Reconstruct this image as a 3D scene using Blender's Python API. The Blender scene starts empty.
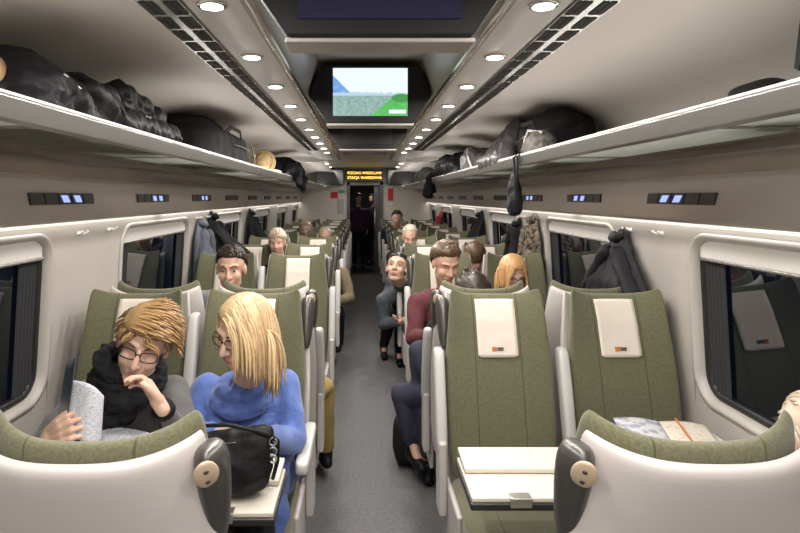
import bpy, bmesh, math, random
from mathutils import Vector, Matrix, noise
R = math.radians
random.seed(7)
S = bpy.context.scene
C = S.collection
D = bpy.data

# ------------------------------------------------------------------ camera
F = 600.0                       # focal length in pixels of the 800 px frame
HX, HY, CX, CZ = 362.0, 197.0, -0.04, 1.68
cam = D.objects.new('camera', D.cameras.new('camera')); C.objects.link(cam)
cam.location = (CX, 0, CZ); cam.rotation_euler = (R(90), 0, 0)
cam.data.sensor_width = 36; cam.data.lens = F / 800 * 36
cam.data.shift_x = (400 - HX) / 800; cam.data.shift_y = -(266.5 - HY) / 800
cam.data.clip_start = 0.05
S.camera = cam
S.view_settings.view_transform = 'Standard'
S.view_settings.look = 'None'
S.view_settings.gamma = 1
S.view_settings.exposure = 0.0
S.cycles.max_bounces = 8
S.cycles.diffuse_bounces = 5
S.cycles.caustics_reflective = False; S.cycles.caustics_refractive = False
S.cycles.sample_clamp_indirect = 4
try:
    S.cycles.use_denoising = True
except Exception:
    pass

# ------------------------------------------------------------------ night outside
W = D.worlds.new('night'); S.world = W; W.use_nodes = True
W.node_tree.nodes['Background'].inputs[0].default_value = (0.10, 0.16, 0.32, 1)
W.node_tree.nodes['Background'].inputs[1].default_value = 0.06

def P(px, py, Y):               # measured photo position at depth Y -> place in the coach
    return Vector((CX + (px - HX) * Y / F, Y, CZ - (py - HY) * Y / F))

def lamp(name, kind, loc, power, color=(1, .95, .89), size=.1, size_y=None, rot=(0, 0, 0), spread=180):
    l = D.lights.new(name, kind); l.energy = power; l.color = color
    o = D.objects.new(name, l); C.objects.link(o); o.location = loc; o.rotation_euler = rot
    if kind == 'AREA':
        l.size = size; l.spread = R(spread)
        if size_y: l.shape = 'RECTANGLE'; l.size_y = size_y
        else: l.shape = 'DISK'
    return o

DOWN_Y = [1.52 + .556 * k for k in range(-6, 10)]
P_DOWN, P_COVE, P_RAIL_FILL = 6.5, 3.4, 3.6
for s in (-1, 1):
    for i, y in enumerate(DOWN_Y):
        lamp('downlight_lamp', 'AREA', (s * .42, y, 2.155), P_DOWN, size=.07)
    for y in (8.6, 9.8, 11.0, 12.2):
        lamp('downlight_lamp', 'AREA', (s * .68, y, 2.27), P_DOWN * 2.2, size=.09)
    # cove tube above the windows, and an unseen strip added to brighten the luggage bay
    for k in range(5):
        lamp('cove_lamp', 'AREA', (s * 1.365, -1.0 + 3 * k + .5, 1.60), P_COVE, (1, .96, .90), .04, 2.9, (0, R(-14 * s), 0))
        lamp('rail_fill_light', 'AREA', (s * .90, -1.0 + 3 * k + .5, 1.90), P_RAIL_FILL, (1, .94, .88), .03, 2.9, (R(180), R(-12 * s), 0))
lamp('vestibule_lamp', 'AREA', (0, 14.6, 2.15), 4, size=.3)

# ------------------------------------------------------------------ materials
MATS = {}
def mat(name, col, rough=.5, metal=0, bump=0, bscale=200, var=0, vscale=8, coat=0, emit=None, estr=1, alpha=None, sheen=0):
    if name in MATS: return MATS[name]
    m = D.materials.new(name); m.use_nodes = True; MATS[name] = m
    nt = m.node_tree; b = nt.nodes['Principled BSDF']
    b.inputs['Base Color'].default_value = (*col, 1); b.inputs['Roughness'].default_value = rough
    b.inputs['Metallic'].default_value = metal
    if coat: b.inputs['Coat Weight'].default_value = coat
    if sheen: b.inputs['Sheen Weight'].default_value = sheen
    if emit:
        b.inputs['Emission Color'].default_value = (*emit, 1); b.inputs['Emission Strength'].default_value = estr
    if bump or var:
        tc = nt.nodes.new('ShaderNodeTexCoord')
    if bump:
        n = nt.nodes.new('ShaderNodeTexNoise'); n.inputs['Scale'].default_value = bscale; n.inputs['Detail'].default_value = 4
        nt.links.new(tc.outputs['Object'], n.inputs['Vector'])
        bp = nt.nodes.new('ShaderNodeBump'); bp.inputs['Strength'].default_value = bump; bp.inputs['Distance'].default_value = .004
        nt.links.new(n.outputs['Fac'], bp.inputs['Height']); nt.links.new(bp.outputs['Normal'], b.inputs['Normal'])
    if var:
        n2 = nt.nodes.new('ShaderNodeTexNoise'); n2.inputs['Scale'].default_value = vscale; n2.inputs['Detail'].default_value = 5
        nt.links.new(tc.outputs['Object'], n2.inputs['Vector'])
        rp = nt.nodes.new('ShaderNodeValToRGB')
        rp.color_ramp.elements[0].position = .3; rp.color_ramp.elements[1].position = .7
        rp.color_ramp.elements[0].color = (*[max(0, c * (1 - var)) for c in col], 1)
        rp.color_ramp.elements[1].color = (*[min(1, c * (1 + var)) for c in col], 1)
        nt.links.new(n2.outputs['Fac'], rp.inputs['Fac']); nt.links.new(rp.outputs['Color'], b.inputs['Base Color'])
    return m

m_wall = mat('wall_laminate', (.45, .42, .385), .35, var=.03, vscale=3)
m_wallgrey = mat('side_panel_grey', (.42, .40, .38), .4, var=.04, vscale=3)
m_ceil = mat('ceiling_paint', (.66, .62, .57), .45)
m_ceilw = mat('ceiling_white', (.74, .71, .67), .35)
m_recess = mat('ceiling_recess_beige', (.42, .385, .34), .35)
m_carpet = mat('carpet', (.125, .122, .125), .95, bump=.6, bscale=350, var=.22, vscale=60)
m_dark = mat('dark_plastic', (.022, .022, .024), .35)
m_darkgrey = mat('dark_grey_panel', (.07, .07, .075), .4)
m_handle = mat('graphite_metal', (.10, .095, .09), .32, .55)
m_shell = mat('seat_shell_grey', (.52, .485, .465), .36, var=.02, vscale=5)
m_arm = mat('armrest_grey', (.50, .49, .47), .42)
m_alu = mat('brushed_aluminium', (.48, .47, .46), .26, .9)
m_curtain = mat('grey_curtain', (.022, .022, .025), .9)
m_fascia = mat('rack_fascia', (.30, .29, .28), .3, .8)
m_tv = mat('television_black', (.008, .008, .009), .75)
m_chrome = mat('polished_rail', (.75, .74, .72), .14, 1)
m_panel = mat('satin_bronze_panel', (.36, .325, .29), .26, .75, var=.08, vscale=2)
m_panel2 = mat('satin_grey_panel', (.46, .43, .40), .3, .6)
m_frost = mat('frosted_glass', (.50, .53, .50), .12, .25)
def frost():
    m = m_frost; nt = m.node_tree; b_ = nt.nodes['Principled BSDF']; tl = nt.nodes.new('ShaderNodeBsdfTranslucent'); tl.inputs['Color'].default_value = (.85, .88, .85, 1)
    mx = nt.nodes.new('ShaderNodeMixShader'); mx.inputs[0].default_value = .65
    nt.links.new(b_.outputs[0], mx.inputs[1]); nt.links.new(tl.outputs[0], mx.inputs[2]); nt.links.new(mx.outputs[0], nt.nodes['Material Output'].inputs['Surface'])
frost()
m_rubber = mat('black_gasket', (.012, .012, .013), .4)
m_cream = mat('table_laminate', (.66, .61, .53), .35)
m_beige = mat('beige_cap', (.62, .48, .34), .4)
m_cloth = mat('antimacassar_cotton', (.68, .61, .54), .9, bump=.5, bscale=25)
m_orange = mat('logo_orange', (.62, .20, .07), .6)
m_ink = mat('logo_ink', (.10, .08, .08), .6)
m_light = mat('lamp_diffuser', (1, 1, 1), .5, emit=(1, .95, .87), estr=14)
m_strip = mat('cove_diffuser', (1, 1, 1), .5, emit=(1, .97, .92), estr=3.2)
m_blue = mat('reading_light_lens', (.3, .4, .8), .3, emit=(.30, .40, .95), estr=1.1)
m_skin = mat('skin', (.62, .38, .28), .5, var=.06, vscale=18)
m_skin2 = mat('skin_pale', (.66, .43, .33), .5, var=.06, vscale=18)
m_eye = mat('eye_white', (.50, .47, .44), .3)
m_iris = mat('iris', (.05, .035, .02), .2)
m_lip = mat('lips', (.46, .19, .16), .45)
m_white = mat('white_plastic', (.80, .78, .75), .3)
m_black = mat('black_nylon', (.009, .009, .010), .75, bump=.5, bscale=60)
m_blacks = mat('black_quilt', (.010, .010, .012), .52, bump=.4, bscale=30)
m_leather = mat('black_leather', (.008, .008, .009), .5, bump=.4, bscale=90)
m_red = mat('red_sign', (.60, .03, .02), .5)
m_paper = mat('paper', (.78, .77, .76), .7)
m_steel = mat('hinge_steel', (.6, .58, .55), .3, .9)

def green_fabric():
    m = mat('green_velour', (.110, .118, .052), .9, bump=.35, bscale=420, sheen=.25)
    nt = m.node_tree; b = nt.nodes['Principled BSDF']
    tc = nt.nodes.new('ShaderNodeTexCoord'); sx = nt.nodes.new('ShaderNodeSeparateXYZ')
    nt.links.new(tc.outputs['Object'], sx.inputs[0])
    ab = nt.nodes.new('ShaderNodeMath'); ab.operation = 'ABSOLUTE'; nt.links.new(sx.outputs['X'], ab.inputs[0])
    sb = nt.nodes.new('ShaderNodeMath'); sb.operation = 'SUBTRACT'; sb.inputs[1].default_value = .105; nt.links.new(ab.outputs[0], sb.inputs[0])
    a2 = nt.nodes.new('ShaderNodeMath'); a2.operation = 'ABSOLUTE'; nt.links.new(sb.outputs[0], a2.inputs[0])
    lt = nt.nodes.new('ShaderNodeMath'); lt.operation = 'LESS_THAN'; lt.inputs[1].default_value = .0022; nt.links.new(a2.outputs[0], lt.inputs[0])
    n = nt.nodes.new('ShaderNodeTexNoise'); n.inputs['Scale'].default_value = 160; nt.links.new(tc.outputs['Object'], n.inputs['Vector'])
    rp = nt.nodes.new('ShaderNodeValToRGB'); rp.color_ramp.elements[0].color = (.098, .096, .051, 1); rp.color_ramp.elements[1].color = (.138, .136, .076, 1)
    rp.color_ramp.elements[0].position = .35; rp.color_ramp.elements[1].position = .65
    nt.links.new(n.outputs['Fac'], rp.inputs['Fac'])
    mx = nt.nodes.new('ShaderNodeMix'); mx.data_type = 'RGBA'
    nt.links.new(lt.outputs[0], mx.inputs['Factor']); nt.links.new(rp.outputs['Color'], mx.inputs['A'])
    mx.inputs['B'].default_value = (.055, .062, .025, 1)
    nt.links.new(mx.outputs['Result'], b.inputs['Base Color'])
    return m
m_green = green_fabric()
m_greenlt = mat('green_velour_wing', (.15,.16,.08), .9, bump=.35, bscale=420, sheen=.3, var=.12, vscale=150)

def glass_mat():
    m = D.materials.new('night_window_glass'); m.use_nodes = True; nt = m.node_tree
    nt.nodes.remove(nt.nodes['Principled BSDF']); out = nt.nodes['Material Output']
    gl = nt.nodes.new('ShaderNodeBsdfGlossy'); gl.inputs['Roughness'].default_value = .015; gl.inputs['Color'].default_value = (.9, .93, .95, 1)
    tr = nt.nodes.new('ShaderNodeBsdfTransparent'); tr.inputs['Color'].default_value = (.35, .38, .40, 1)
    mx = nt.nodes.new('ShaderNodeMixShader'); fr = nt.nodes.new('ShaderNodeFresnel'); fr.inputs['IOR'].default_value = 1.9
    nt.links.new(fr.outputs[0], mx.inputs[0]); nt.links.new(tr.outputs[0], mx.inputs[1]); nt.links.new(gl.outputs[0], mx.inputs[2])
    nt.links.new(mx.outputs[0], out.inputs['Surface'])
    return m
m_glass = glass_mat()

# ------------------------------------------------------------------ mesh helpers
class MB:
    def __init__(s): s.v = []; s.f = []; s.m = []; s.sm = []
    def add(s, vs, fs, mi=0, smooth=True):
        o = len(s.v); s.v += [Vector(v) for v in vs]
        for f in fs: s.f.append([o + i for i in f]); s.m.append(mi); s.sm.append(smooth)
        return o
    def box(s, x0, x1, y0, y1, z0, z1, mi=0, mtx=None):
        vs = [Vector((x, y, z)) for z in (z0, z1) for y in (y0, y1) for x in (x0, x1)]
        if mtx: vs = [mtx @ v for v in vs]
        s.add(vs, [(0, 2, 3, 1), (4, 5, 7, 6), (0, 1, 5, 4), (2, 6, 7, 3), (0, 4, 6, 2), (1, 3, 7, 5)], mi, False)
    def loft(s, rings, cap=True, mi=0, close=True, smooth=True):
        n = len(rings[0]); vs = [p for r in rings for p in r]; fs = []
        for k in range(len(rings) - 1):
            for i in range(n if close else n - 1):
                j = (i + 1) % n
                fs.append((k * n + i, k * n + j, (k + 1) * n + j, (k + 1) * n + i))
        if cap == 'grid':
            for base in (0, (len(rings) - 1) * n):
                for k in range(n // 2):
                    q = (base + k, base + k + 1, base + (n - k - 1) % n, base + (n - k) % n)
                    fs.append(q if k not in (0, n // 2 - 1) else tuple(dict.fromkeys(q)))
        elif cap:
            fs.append(tuple(range(n))[::-1]); fs.append(tuple((len(rings) - 1) * n + i for i in range(n)))
        s.add(vs, fs, mi, smooth)
    def tube(s, pts, rad, n=8, mi=0, cap=True):
        pts = [Vector(p) for p in pts]
        if not isinstance(rad, (list, tuple)): rad = [rad] * len(pts)
        rings = []; up = None
        for i, p in enumerate(pts):
            t = (pts[min(i + 1, len(pts) - 1)] - pts[max(i - 1, 0)])
            if t.length < 1e-9: t = Vector((0, 0, 1))
            t.normalize()
            if up is None:
                up = Vector((0, 0, 1)) if abs(t.z) < .9 else Vector((1, 0, 0))
            a = t.cross(up)
            if a.length < 1e-6: a = t.cross(Vector((1, .3, 0)))
            a.normalize(); up = a.cross(t).normalized()
            r = rad[i]
            rings.append([p + (a * math.cos(2 * math.pi * k / n) + up * math.sin(2 * math.pi * k / n)) * r for k in range(n)])
        s.loft(rings, cap, mi)
    def cone(s, p0, r0, p1, r1, n=14, mi=0):       # tapered capsule
        p0 = Vector(p0); p1 = Vector(p1); d = p1 - p0; L = max(d.length, 1e-6); d /= L
        pts, rr = [], []
        for a in (85, 60, 30): pts.append(p0 - d * r0 * math.sin(R(a))); rr.append(r0 * math.cos(R(a)))
        for t in (0, .33, .66, 1): pts.append(p0 + d * L * t); rr.append(r0 + (r1 - r0) * t)
        for a in (30, 60, 85): pts.append(p1 + d * r1 * math.sin(R(a))); rr.append(r1 * math.cos(R(a)))
        a = d.cross(Vector((0, 0, 1)) if abs(d.z) < .9 else Vector((1, 0, 0))).normalized(); b = a.cross(d)
        s.loft([[p + (a * math.cos(2 * math.pi * k / n) + b * math.sin(2 * math.pi * k / n)) * r for k in range(n)] for p, r in zip(pts, rr)], True, mi)
    def ell(s, c, r, mtx=None, n=18, mi=0):
        c = Vector(c); rings = []
        m = n // 2 + 1
        for i in range(1, m):
            th = math.pi * i / m
            rings.append([Vector((c.x + r[0] * math.sin(th) * math.cos(2 * math.pi * k / n), c.y + r[1] * math.sin(th) * math.sin(2 * math.pi * k / n), c.z - r[2] * math.cos(th))) for k in range(n)])
        if mtx: rings = [[mtx @ p for p in q] for q in rings]
        s.loft(rings, True, mi)
    def disc(s, c, r, nrm=(0, 0, -1), h=.004, n=20, mi=0):
        nrm = Vector(nrm).normalized(); c = Vector(c)
        s.tube([c, c + nrm * h], r, n, mi)
    def mesh(s, name, mats, off=None, recalc=True):
        me = D.meshes.new(name)
        me.from_pydata([(v - off) if off is not None else v for v in s.v], [], s.f)
        for m in (mats if isinstance(mats, (list, tuple)) else [mats]): me.materials.append(m)
        me.polygons.foreach_set('material_index', s.m); me.polygons.foreach_set('use_smooth', s.sm)
        if recalc:
            bm = bmesh.new(); bm.from_mesh(me); bmesh.ops.recalc_face_normals(bm, faces=bm.faces); bm.to_mesh(me); bm.free()
        me.update(); return me
    def build(s, name, mats, parent=None, bevel=0, sub=0, kind=None, world=True):
        off = parent_off(parent) if (parent is not None and world) else None
        me = s.mesh(name, mats, off)
        o = D.objects.new(name, me); C.objects.link(o)
        if parent is not None: o.parent = parent
        if bevel:
            b = o.modifiers.new('b', 'BEVEL'); b.width = bevel; b.segments = 3; b.limit_method = 'ANGLE'; b.angle_limit = R(35)
            for p in me.polygons: p.use_smooth = True
            w = o.modifiers.new('w', 'WEIGHTED_NORMAL')
        if sub:
            b = o.modifiers.new('s', 'SUBSURF'); b.levels = sub; b.render_levels = sub
        if kind: o['kind'] = kind
        return o

def parent_off(p):
    v = Vector((0, 0, 0))
    while p is not None: v = v + p.location; p = p.parent
    return v
def empty(name, loc, label=None, cat=None, group=None, kind=None):
    o = D.objects.new(name, None); C.objects.link(o); o.location = loc; o.empty_display_size = .05
    return tag(o, label, cat, group, kind)
def tag(o, label=None, cat=None, group=None, kind=None):
    if label: o['label'] = label
    if cat: o['category'] = cat
    if group: o['group'] = group
    if kind: o['kind'] = kind
    return o
def copy_tree(o, parent=None):
    c = o.copy(); C.objects.link(c)
    if parent is not None: c.parent = parent
    for ch in list(o.children): copy_tree(ch, c)
    return c
def sup(t, e):                    # superellipse unit point
    c, s_ = math.cos(t), math.sin(t)
    return (math.copysign(abs(c) ** (2 / e), c), math.copysign(abs(s_) ** (2 / e), s_))
def lerp_tab(tab, z):
    if z <= tab[0][0]: return tab[0][1]
    for (a, va), (b, vb) in zip(tab, tab[1:]):
        if z <= b:
            t = (z - a) / (b - a); return va + (vb - va) * t
    return tab[-1][1]
def text_mesh(txt, size, name, m, parent, loc, rot=(R(90), 0, 0), depth=.002):
    cu = D.curves.new(name, 'FONT'); cu.body = txt; cu.size = size; cu.extrude = depth; cu.align_x = 'CENTER'; cu.align_y = 'CENTER'
    t = D.objects.new(name, cu); C.objects.link(t)
    dg = bpy.context.evaluated_depsgraph_get(); me = D.meshes.new_from_object(t.evaluated_get(dg))
    D.objects.remove(t); me.materials.clear(); me.materials.append(m)
    o = D.objects.new(name, me); C.objects.link(o); o.parent = parent
    o.location = Vector(loc) - parent_off(parent); o.rotation_euler = rot
    return o
def remesh(mb, voxel, smooth=3, disp=None):
    me = mb.mesh('tmp', m_skin)
    o = D.objects.new('tmp', me); C.objects.link(o)
    r = o.modifiers.new('r', 'REMESH'); r.mode = 'VOXEL'; r.voxel_size = voxel; r.use_smooth_shade = True
    if smooth:
        s_ = o.modifiers.new('s', 'SMOOTH'); s_.factor = .5; s_.iterations = smooth
    dg = bpy.context.evaluated_depsgraph_get(); res = D.meshes.new_from_object(o.evaluated_get(dg))
    D.objects.remove(o); D.meshes.remove(me)
    if disp:
        nr = [v.normal.copy() for v in res.vertices]
        for v, n_ in zip(res.vertices, nr): v.co += n_ * disp(v.co)
    for p in res.polygons: p.use_smooth = True
    return res
def rbuild(mb, name, m, parent, voxel, smooth=3, disp=None):
    me = remesh(mb, voxel, smooth, disp)
    me.materials.clear(); me.materials.append(m)
    off = parent_off(parent) if parent is not None else Vector((0, 0, 0))
    me.transform(Matrix.Translation(-off)); me.name = name
    o = D.objects.new(name, me); C.objects.link(o)
    if parent is not None: o.parent = parent
    return o
def folds(amp, freq, seed=0, stretch=(1, 1, 1)):
    def f(p):
        q = Vector((p.x * stretch[0], p.y * stretch[1], p.z * stretch[2])) * freq + Vector((seed * 3.1, seed, 0))
        a = noise.noise(q); b = noise.noise(q * 2.1 + Vector((5, 2, 1)))
        return amp * ((1 - abs(a) * 2.2) * .8 + b * .5)
    return f

# ------------------------------------------------------------------ setting
YB, YE = -2.2, 12.9
def wx(z): return lerp_tab([(0, 1.44), (.8, 1.44), (1.55, 1.40), (1.62, 1.40)], z)
b = MB(); b.box(-1.5, 1.5, YB, YE, -.06, 0); b.build('floor', m_carpet, kind='structure')
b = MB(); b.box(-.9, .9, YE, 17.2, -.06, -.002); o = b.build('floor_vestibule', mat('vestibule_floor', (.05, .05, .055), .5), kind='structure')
b = MB(); b.box(-.36, .41, YE - .03, YE + .05, -.001, .012); b.box(-.36, .41, 16.1, 16.18, -.001, .012); b.build('trim_1', m_alu, kind='structure')

WIN = [(-.72, .60), (1.35, 2.64), (3.40, 4.73), (5.50, 6.80), (7.55, 8.87), (9.60, 10.90), (11.65, 12.65)]
WZ0, WZ1 = .80, 1.515
def rr_pts(y0, y1, z0, z1, r, n=8):
    pts = []
    for (cy, cz, a0) in ((y1 - r, z1 - r, 0), (y0 + r, z1 - r, 90), (y0 + r, z0 + r, 180), (y1 - r, z0 + r, 270)):
        for k in range(n + 1):
            a = R(a0 + 90 * k / n); pts.append((cy + r * math.cos(a), cz + r * math.sin(a)))
    return pts
def wall_side(side):
    nm = 'wall_left' if side < 0 else 'wall_right'
    b = MB()
    def q(y0, y1, z0, z1):
        b.add([(side * wx(z0), y0, z0), (side * wx(z0), y1, z0), (side * wx(z1), y1, z1), (side * wx(z1), y0, z1)], [(0, 1, 2, 3)], 0, False)
    q(YB, YE, 0, WZ0 - .05); q(YB, YE, WZ1 + .02, 1.62)
    ys = [YB] + [v for w in WIN for v in (w[0] - .02, w[1] + .02)] + [YE]
    for i in range(0, len(ys), 2): q(ys[i], ys[i + 1], WZ0 - .05, WZ1 + .02)
    for w in WIN:
        y0, y1, z0, z1 = w[0] - .02, w[1] + .02, WZ0 - .05, WZ1 + .02
        cy, cz = (y0 + y1) / 2, (z0 + z1) / 2; hy, hz = (y1 - y0) / 2, (z1 - z0) / 2
        inner = rr_pts(w[0], w[1], WZ0, WZ1, .13); n = len(inner); vs = []
        for k, (y, z) in enumerate(inner):
            dy, dz = (y - cy) / hy, (z - cz) / hz
            if k % 9 == 4: oy, oz = math.copysign(hy, dy), math.copysign(hz, dz)
            else:
                t = 1 / max(abs(dy), abs(dz)); oy, oz = dy * t * hy, dz * t * hz
            vs += [(side * wx(z), y, z), (side * wx(cz + oz), cy + oy, cz + oz)]
        b.add(vs, [(2 * k, 2 * k + 1, (2 * k + 3) % (2 * n), (2 * k + 2) % (2 * n)) for k in range(n)], 0, False)
    b.build(nm, m_wall, kind='structure')
    # windows
    for i, w in enumerate(WIN):
        idx = i + 1 + (10 if side > 0 else 0)
        r0 = empty('window_%d' % idx, (side * 1.42, (w[0] + w[1]) / 2, 1.15), kind='structure')
        def ring(ins, dx, rad):
            return [Vector((side * (wx(z) + dx), y, z)) for y, z in rr_pts(w[0] + ins, w[1] - ins, WZ0 + ins, WZ1 - ins, rad)]
        b = MB(); b.loft([ring(-.014, -.002, .14), ring(-.008, -.013, .135), ring(.010, -.012, .12), ring(.022, .020, .11), ring(.026, .045, .105)], False)
        b.build('window_frame', m_wall, r0)
        b = MB(); b.loft([ring(.022, .030, .11), ring(.026, .024, .10), ring(.048, .030, .085), ring(.050, .05, .085)], False); b.build('gasket', m_rubber, r0)
        for ya, yb in ((w[0] + .035, w[0] + .19), (w[1] - .19, w[1] - .035)):
            b = MB(); rg_ = []
            for z in (WZ0 + .05, 1.0, 1.2, WZ1 - .06):
                rg_.append([Vector((side * (wx(z) + .034 + .006 * math.sin(k * 1.57)), ya + (yb - ya) * k / 24, z)) for k in range(25)])
            b.loft(rg_, False, close=False); b.build('curtain', m_curtain, r0)
        b = MB(); g = ring(.03, .045, .10); b.add(g, [tuple(range(len(g)))], 0, False)
        b.build('pane', m_glass, r0)
        b = MB()
        xx = [wx(1.42) + .012, wx(1.42) + .03]
        b.box(min(side * xx[0], side * xx[1]), max(side * xx[0], side * xx[1]), w[0] + .05, w[1] - .05, WZ1 - .095, WZ1 - .02, 0)
        b.build('roller_blind', m_ceilw, r0, bevel=.004)
        b = MB()
        xx = [wx(1.42) + .004, wx(1.42) + .03]
        b.box(min(side * xx[0], side * xx[1]), max(side * xx[0], side * xx[1]), w[0] + .05, w[1] - .05, WZ1 - .106, WZ1 - .094, 0)
        b.build('blind_bar', m_alu, r0, bevel=.004)
    # lower baseboard / heater duct
    b = MB(); x0, x1 = sorted((side * 1.405, side * 1.45)); b.box(x0, x1, YB, YE, 0, .16); b.build('baseboard_left' if side < 0 else 'baseboard_right', m_darkgrey, kind='structure')
    # vertical panel joints
    for y in (2.98, 5.12, 7.18, 9.24):
        b = MB(); x0, x1 = sorted((side * 1.397, side * 1.46))
        b.add([(side * (wx(z) - .0008), yy, z) for z in (.5, .8, 1.55) for yy in (y - .002, y + .002)], [(0, 1, 3, 2), (2, 3, 5, 4)], 0, False)
        b.build('trim_%d' % (int(y * 10) + (100 if side > 0 else 0)), m_wallgrey, kind='structure')
for s in (-1, 1): wall_side(s)

# panel under the rack + ceiling, extruded along the coach
def extr(name, prof, m, y0, y1, side=1, kind='structure', parent=None):
    b = MB(); b.loft([[Vector((side * x, y, z)) for x, z in prof] for y in (y0, y1)], False, 0, close=False)
    return b.build(name, m, parent, kind=kind)
def arc(pts, n=6):               # catmull smoothing of a profile
    out = []
    for i in range(len(pts) - 1):
        p0, p1, p2, p3 = pts[max(i - 1, 0)], pts[i], pts[i + 1], pts[min(i + 2, len(pts) - 1)]
        for k in range(n):
            t = k / n
            out.append(tuple(.5 * (2 * p1[j] + (p2[j] - p0[j]) * t + (2 * p0[j] - 5 * p1[j] + 4 * p2[j] - p3[j]) * t * t + (3 * p1[j] - p0[j] - 3 * p2[j] + p3[j]) * t ** 3) for j in (0, 1)))
    return out + [pts[-1]]
for s in (-1, 1):
    sd = 'left' if s < 0 else 'right'
    extr('wall_%s_upper' % sd, arc([(1.285, 1.875), (1.272, 1.83), (1.285, 1.765)]), m_panel, YB, YE, s)
    extr('wall_%s_light_panel' % sd, arc([(1.285, 1.765), (1.305, 1.68), (1.338, 1.575)]) + [(1.345, 1.568), (1.355, 1.575)], m_panel2, YB, YE, s)
    extr('wall_%s_cove' % sd, [(1.355, 1.575), (1.36, 1.62), (1.40, 1.62), (1.40, 1.55)], m_ceilw, YB, YE, s)
    extr('wall_%s_luggage' % sd, arc([(1.36, 1.86), (1.385, 1.95), (1.35, 2.08), (1.22, 2.17), (1.0, 2.215), (.80, 2.215), (.62, 2.195)]), m_ceil, YB, YE, s)
    extr('ceiling_%s_light_strip' % sd, [(.62, 2.195), (.615, 2.18), (.49, 2.178), (.485, 2.168), (.345, 2.168)], m_ceilw, YB, 8.0, s)
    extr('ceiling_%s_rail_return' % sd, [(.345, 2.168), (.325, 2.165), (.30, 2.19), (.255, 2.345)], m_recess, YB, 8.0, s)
    b = MB(); b.tube([(s * .325, YB, 2.172), (s * .325, 6.7, 2.172)], .012, 10); b.build('trim_%d' % (41 + (s > 0)), m_chrome, kind='structure')
    b = MB(); b.tube([(s * 1.352, YB, 1.592), (s * 1.352, YE - .01, 1.592)], .007, 8)
    b.build('trim_%d' % (43 + (s > 0)), m_strip, kind='structure')
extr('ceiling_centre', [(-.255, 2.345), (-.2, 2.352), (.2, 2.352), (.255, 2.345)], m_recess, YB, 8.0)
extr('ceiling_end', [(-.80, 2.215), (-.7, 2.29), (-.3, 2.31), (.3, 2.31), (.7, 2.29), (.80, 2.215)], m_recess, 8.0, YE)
# bulkhead arch where the light strips end
b = MB(); pr = arc([(-1.02, 2.19), (-.80, 2.15), (-.62, 2.155), (-.45, 2.20), (-.30, 2.235), (0, 2.24), (.30, 2.235), (.45, 2.20), (.62, 2.155), (.80, 2.15), (1.02, 2.19)], 5)
top = [(x, 2.36) for x, z in pr]
for y in (8.0, 8.14):
    pass
lo = pr; n = len(pr)
vs = [Vector((x, 8.0, z)) for x, z in lo] + [Vector((x, 8.0, 2.36)) for x, z in lo] + [Vector((x, 8.14, z)) for x, z in lo] + [Vector((x, 8.14, 2.36)) for x, z in lo]
fs = []
for i in range(n - 1):
    fs += [(i, i + 1, n + i + 1, n + i), (2 * n + i, 3 * n + i, 3 * n + i + 1, 2 * n + i + 1), (i, 2 * n + i, 2 * n + i + 1, i + 1)]
b.add(vs, fs, 0, False); b.build('ceiling_bulkhead', m_ceilw, kind='structure')
# closing walls
b = MB()
b.box(-1.5, -.36, YE, YE + .04, 0, 2.4); b.box(.41, 1.5, YE, YE + .04, 0, 2.4); b.box(-.36, .41, YE, YE + .04, 2.0, 2.4)
b.build('wall_end', mat('end_wall', (.60, .56, .50), .4), kind='structure')
b = MB(); b.box(-1.5, 1.5, YB - .04, YB, 0, 2.4); b.build('wall_rear', m_wall, kind='structure')
b = MB()
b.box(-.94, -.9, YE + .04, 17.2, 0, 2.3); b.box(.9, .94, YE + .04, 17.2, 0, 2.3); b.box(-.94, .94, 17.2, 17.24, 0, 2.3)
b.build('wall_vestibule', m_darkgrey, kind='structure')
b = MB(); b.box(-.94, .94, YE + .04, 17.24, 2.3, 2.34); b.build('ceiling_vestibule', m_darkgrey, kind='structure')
# sliding end door: dark frame with glass
d1 = empty('door_1', (0.02, YE, 0), kind='structure')
b = MB(); b.box(-.36, -.30, YE - .02, YE + .05, 0, 2.0); b.box(.35, .41, YE - .02, YE + .05, 0, 2.0); b.box(-.36, .41, YE - .02, YE + .05, 1.93, 2.0)
b.build('door_frame', m_handle, d1)
b = MB(); b.box(.22, .35, YE + .06, YE + .075, .02, 1.93); b.build('door_leaf', m_darkgrey, d1)
b = MB(); b.tube([(.24, YE + .03, .75), (.24, YE + .03, 1.5)], .012, 8); b.build('door_handle', m_alu, d1)
# grey lockers over the end seats
for s, x0, x1 in ((-1, -1.02, -.43), (1, .50, 1.05)):
    b = MB(); b.box(x0, x1, YE - .30, YE - .002, 1.93, 2.26)
    o = b.build('overhead_locker', m_darkgrey, bevel=.02)
    tag(o, 'dark grey overhead locker on the end wall %s of the amber display' % ('left' if s < 0 else 'right'), 'locker')
sg = empty('destination_display', (.015, YE - .08, 2.0), 'black electronic display with two lines of amber text above the end door', 'display')
b = MB(); b.box(-.37, .40, YE - .12, YE - .003, 2.01, 2.26); b.build('display_case', m_dark, sg, bevel=.008)
m_amber = mat('amber_led', (1, .6, .1), .5, emit=(1, .62, .08), estr=2.6)
text_mesh('POCIAG WROCLAW', .078, 'display_text', m_amber, sg, (.015, YE - .124, 2.19))
text_mesh('STACJA WARSZAWA', .078, 'display_text', m_amber, sg, (.015, YE - .124, 2.09))
def plate(name, x0, x1, z0, z1, m, label, cat='sign', y=None):
    y = y or YE
    b = MB(); b.box(x0, x1, y - .012, y - .001, z0, z1); return tag(b.build(name, m, bevel=.003), label, cat)
plate('safety_sticker', -.71, -.56, 1.655, 1.79, m_red, 'small red notice on the end wall left of the door')
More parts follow.
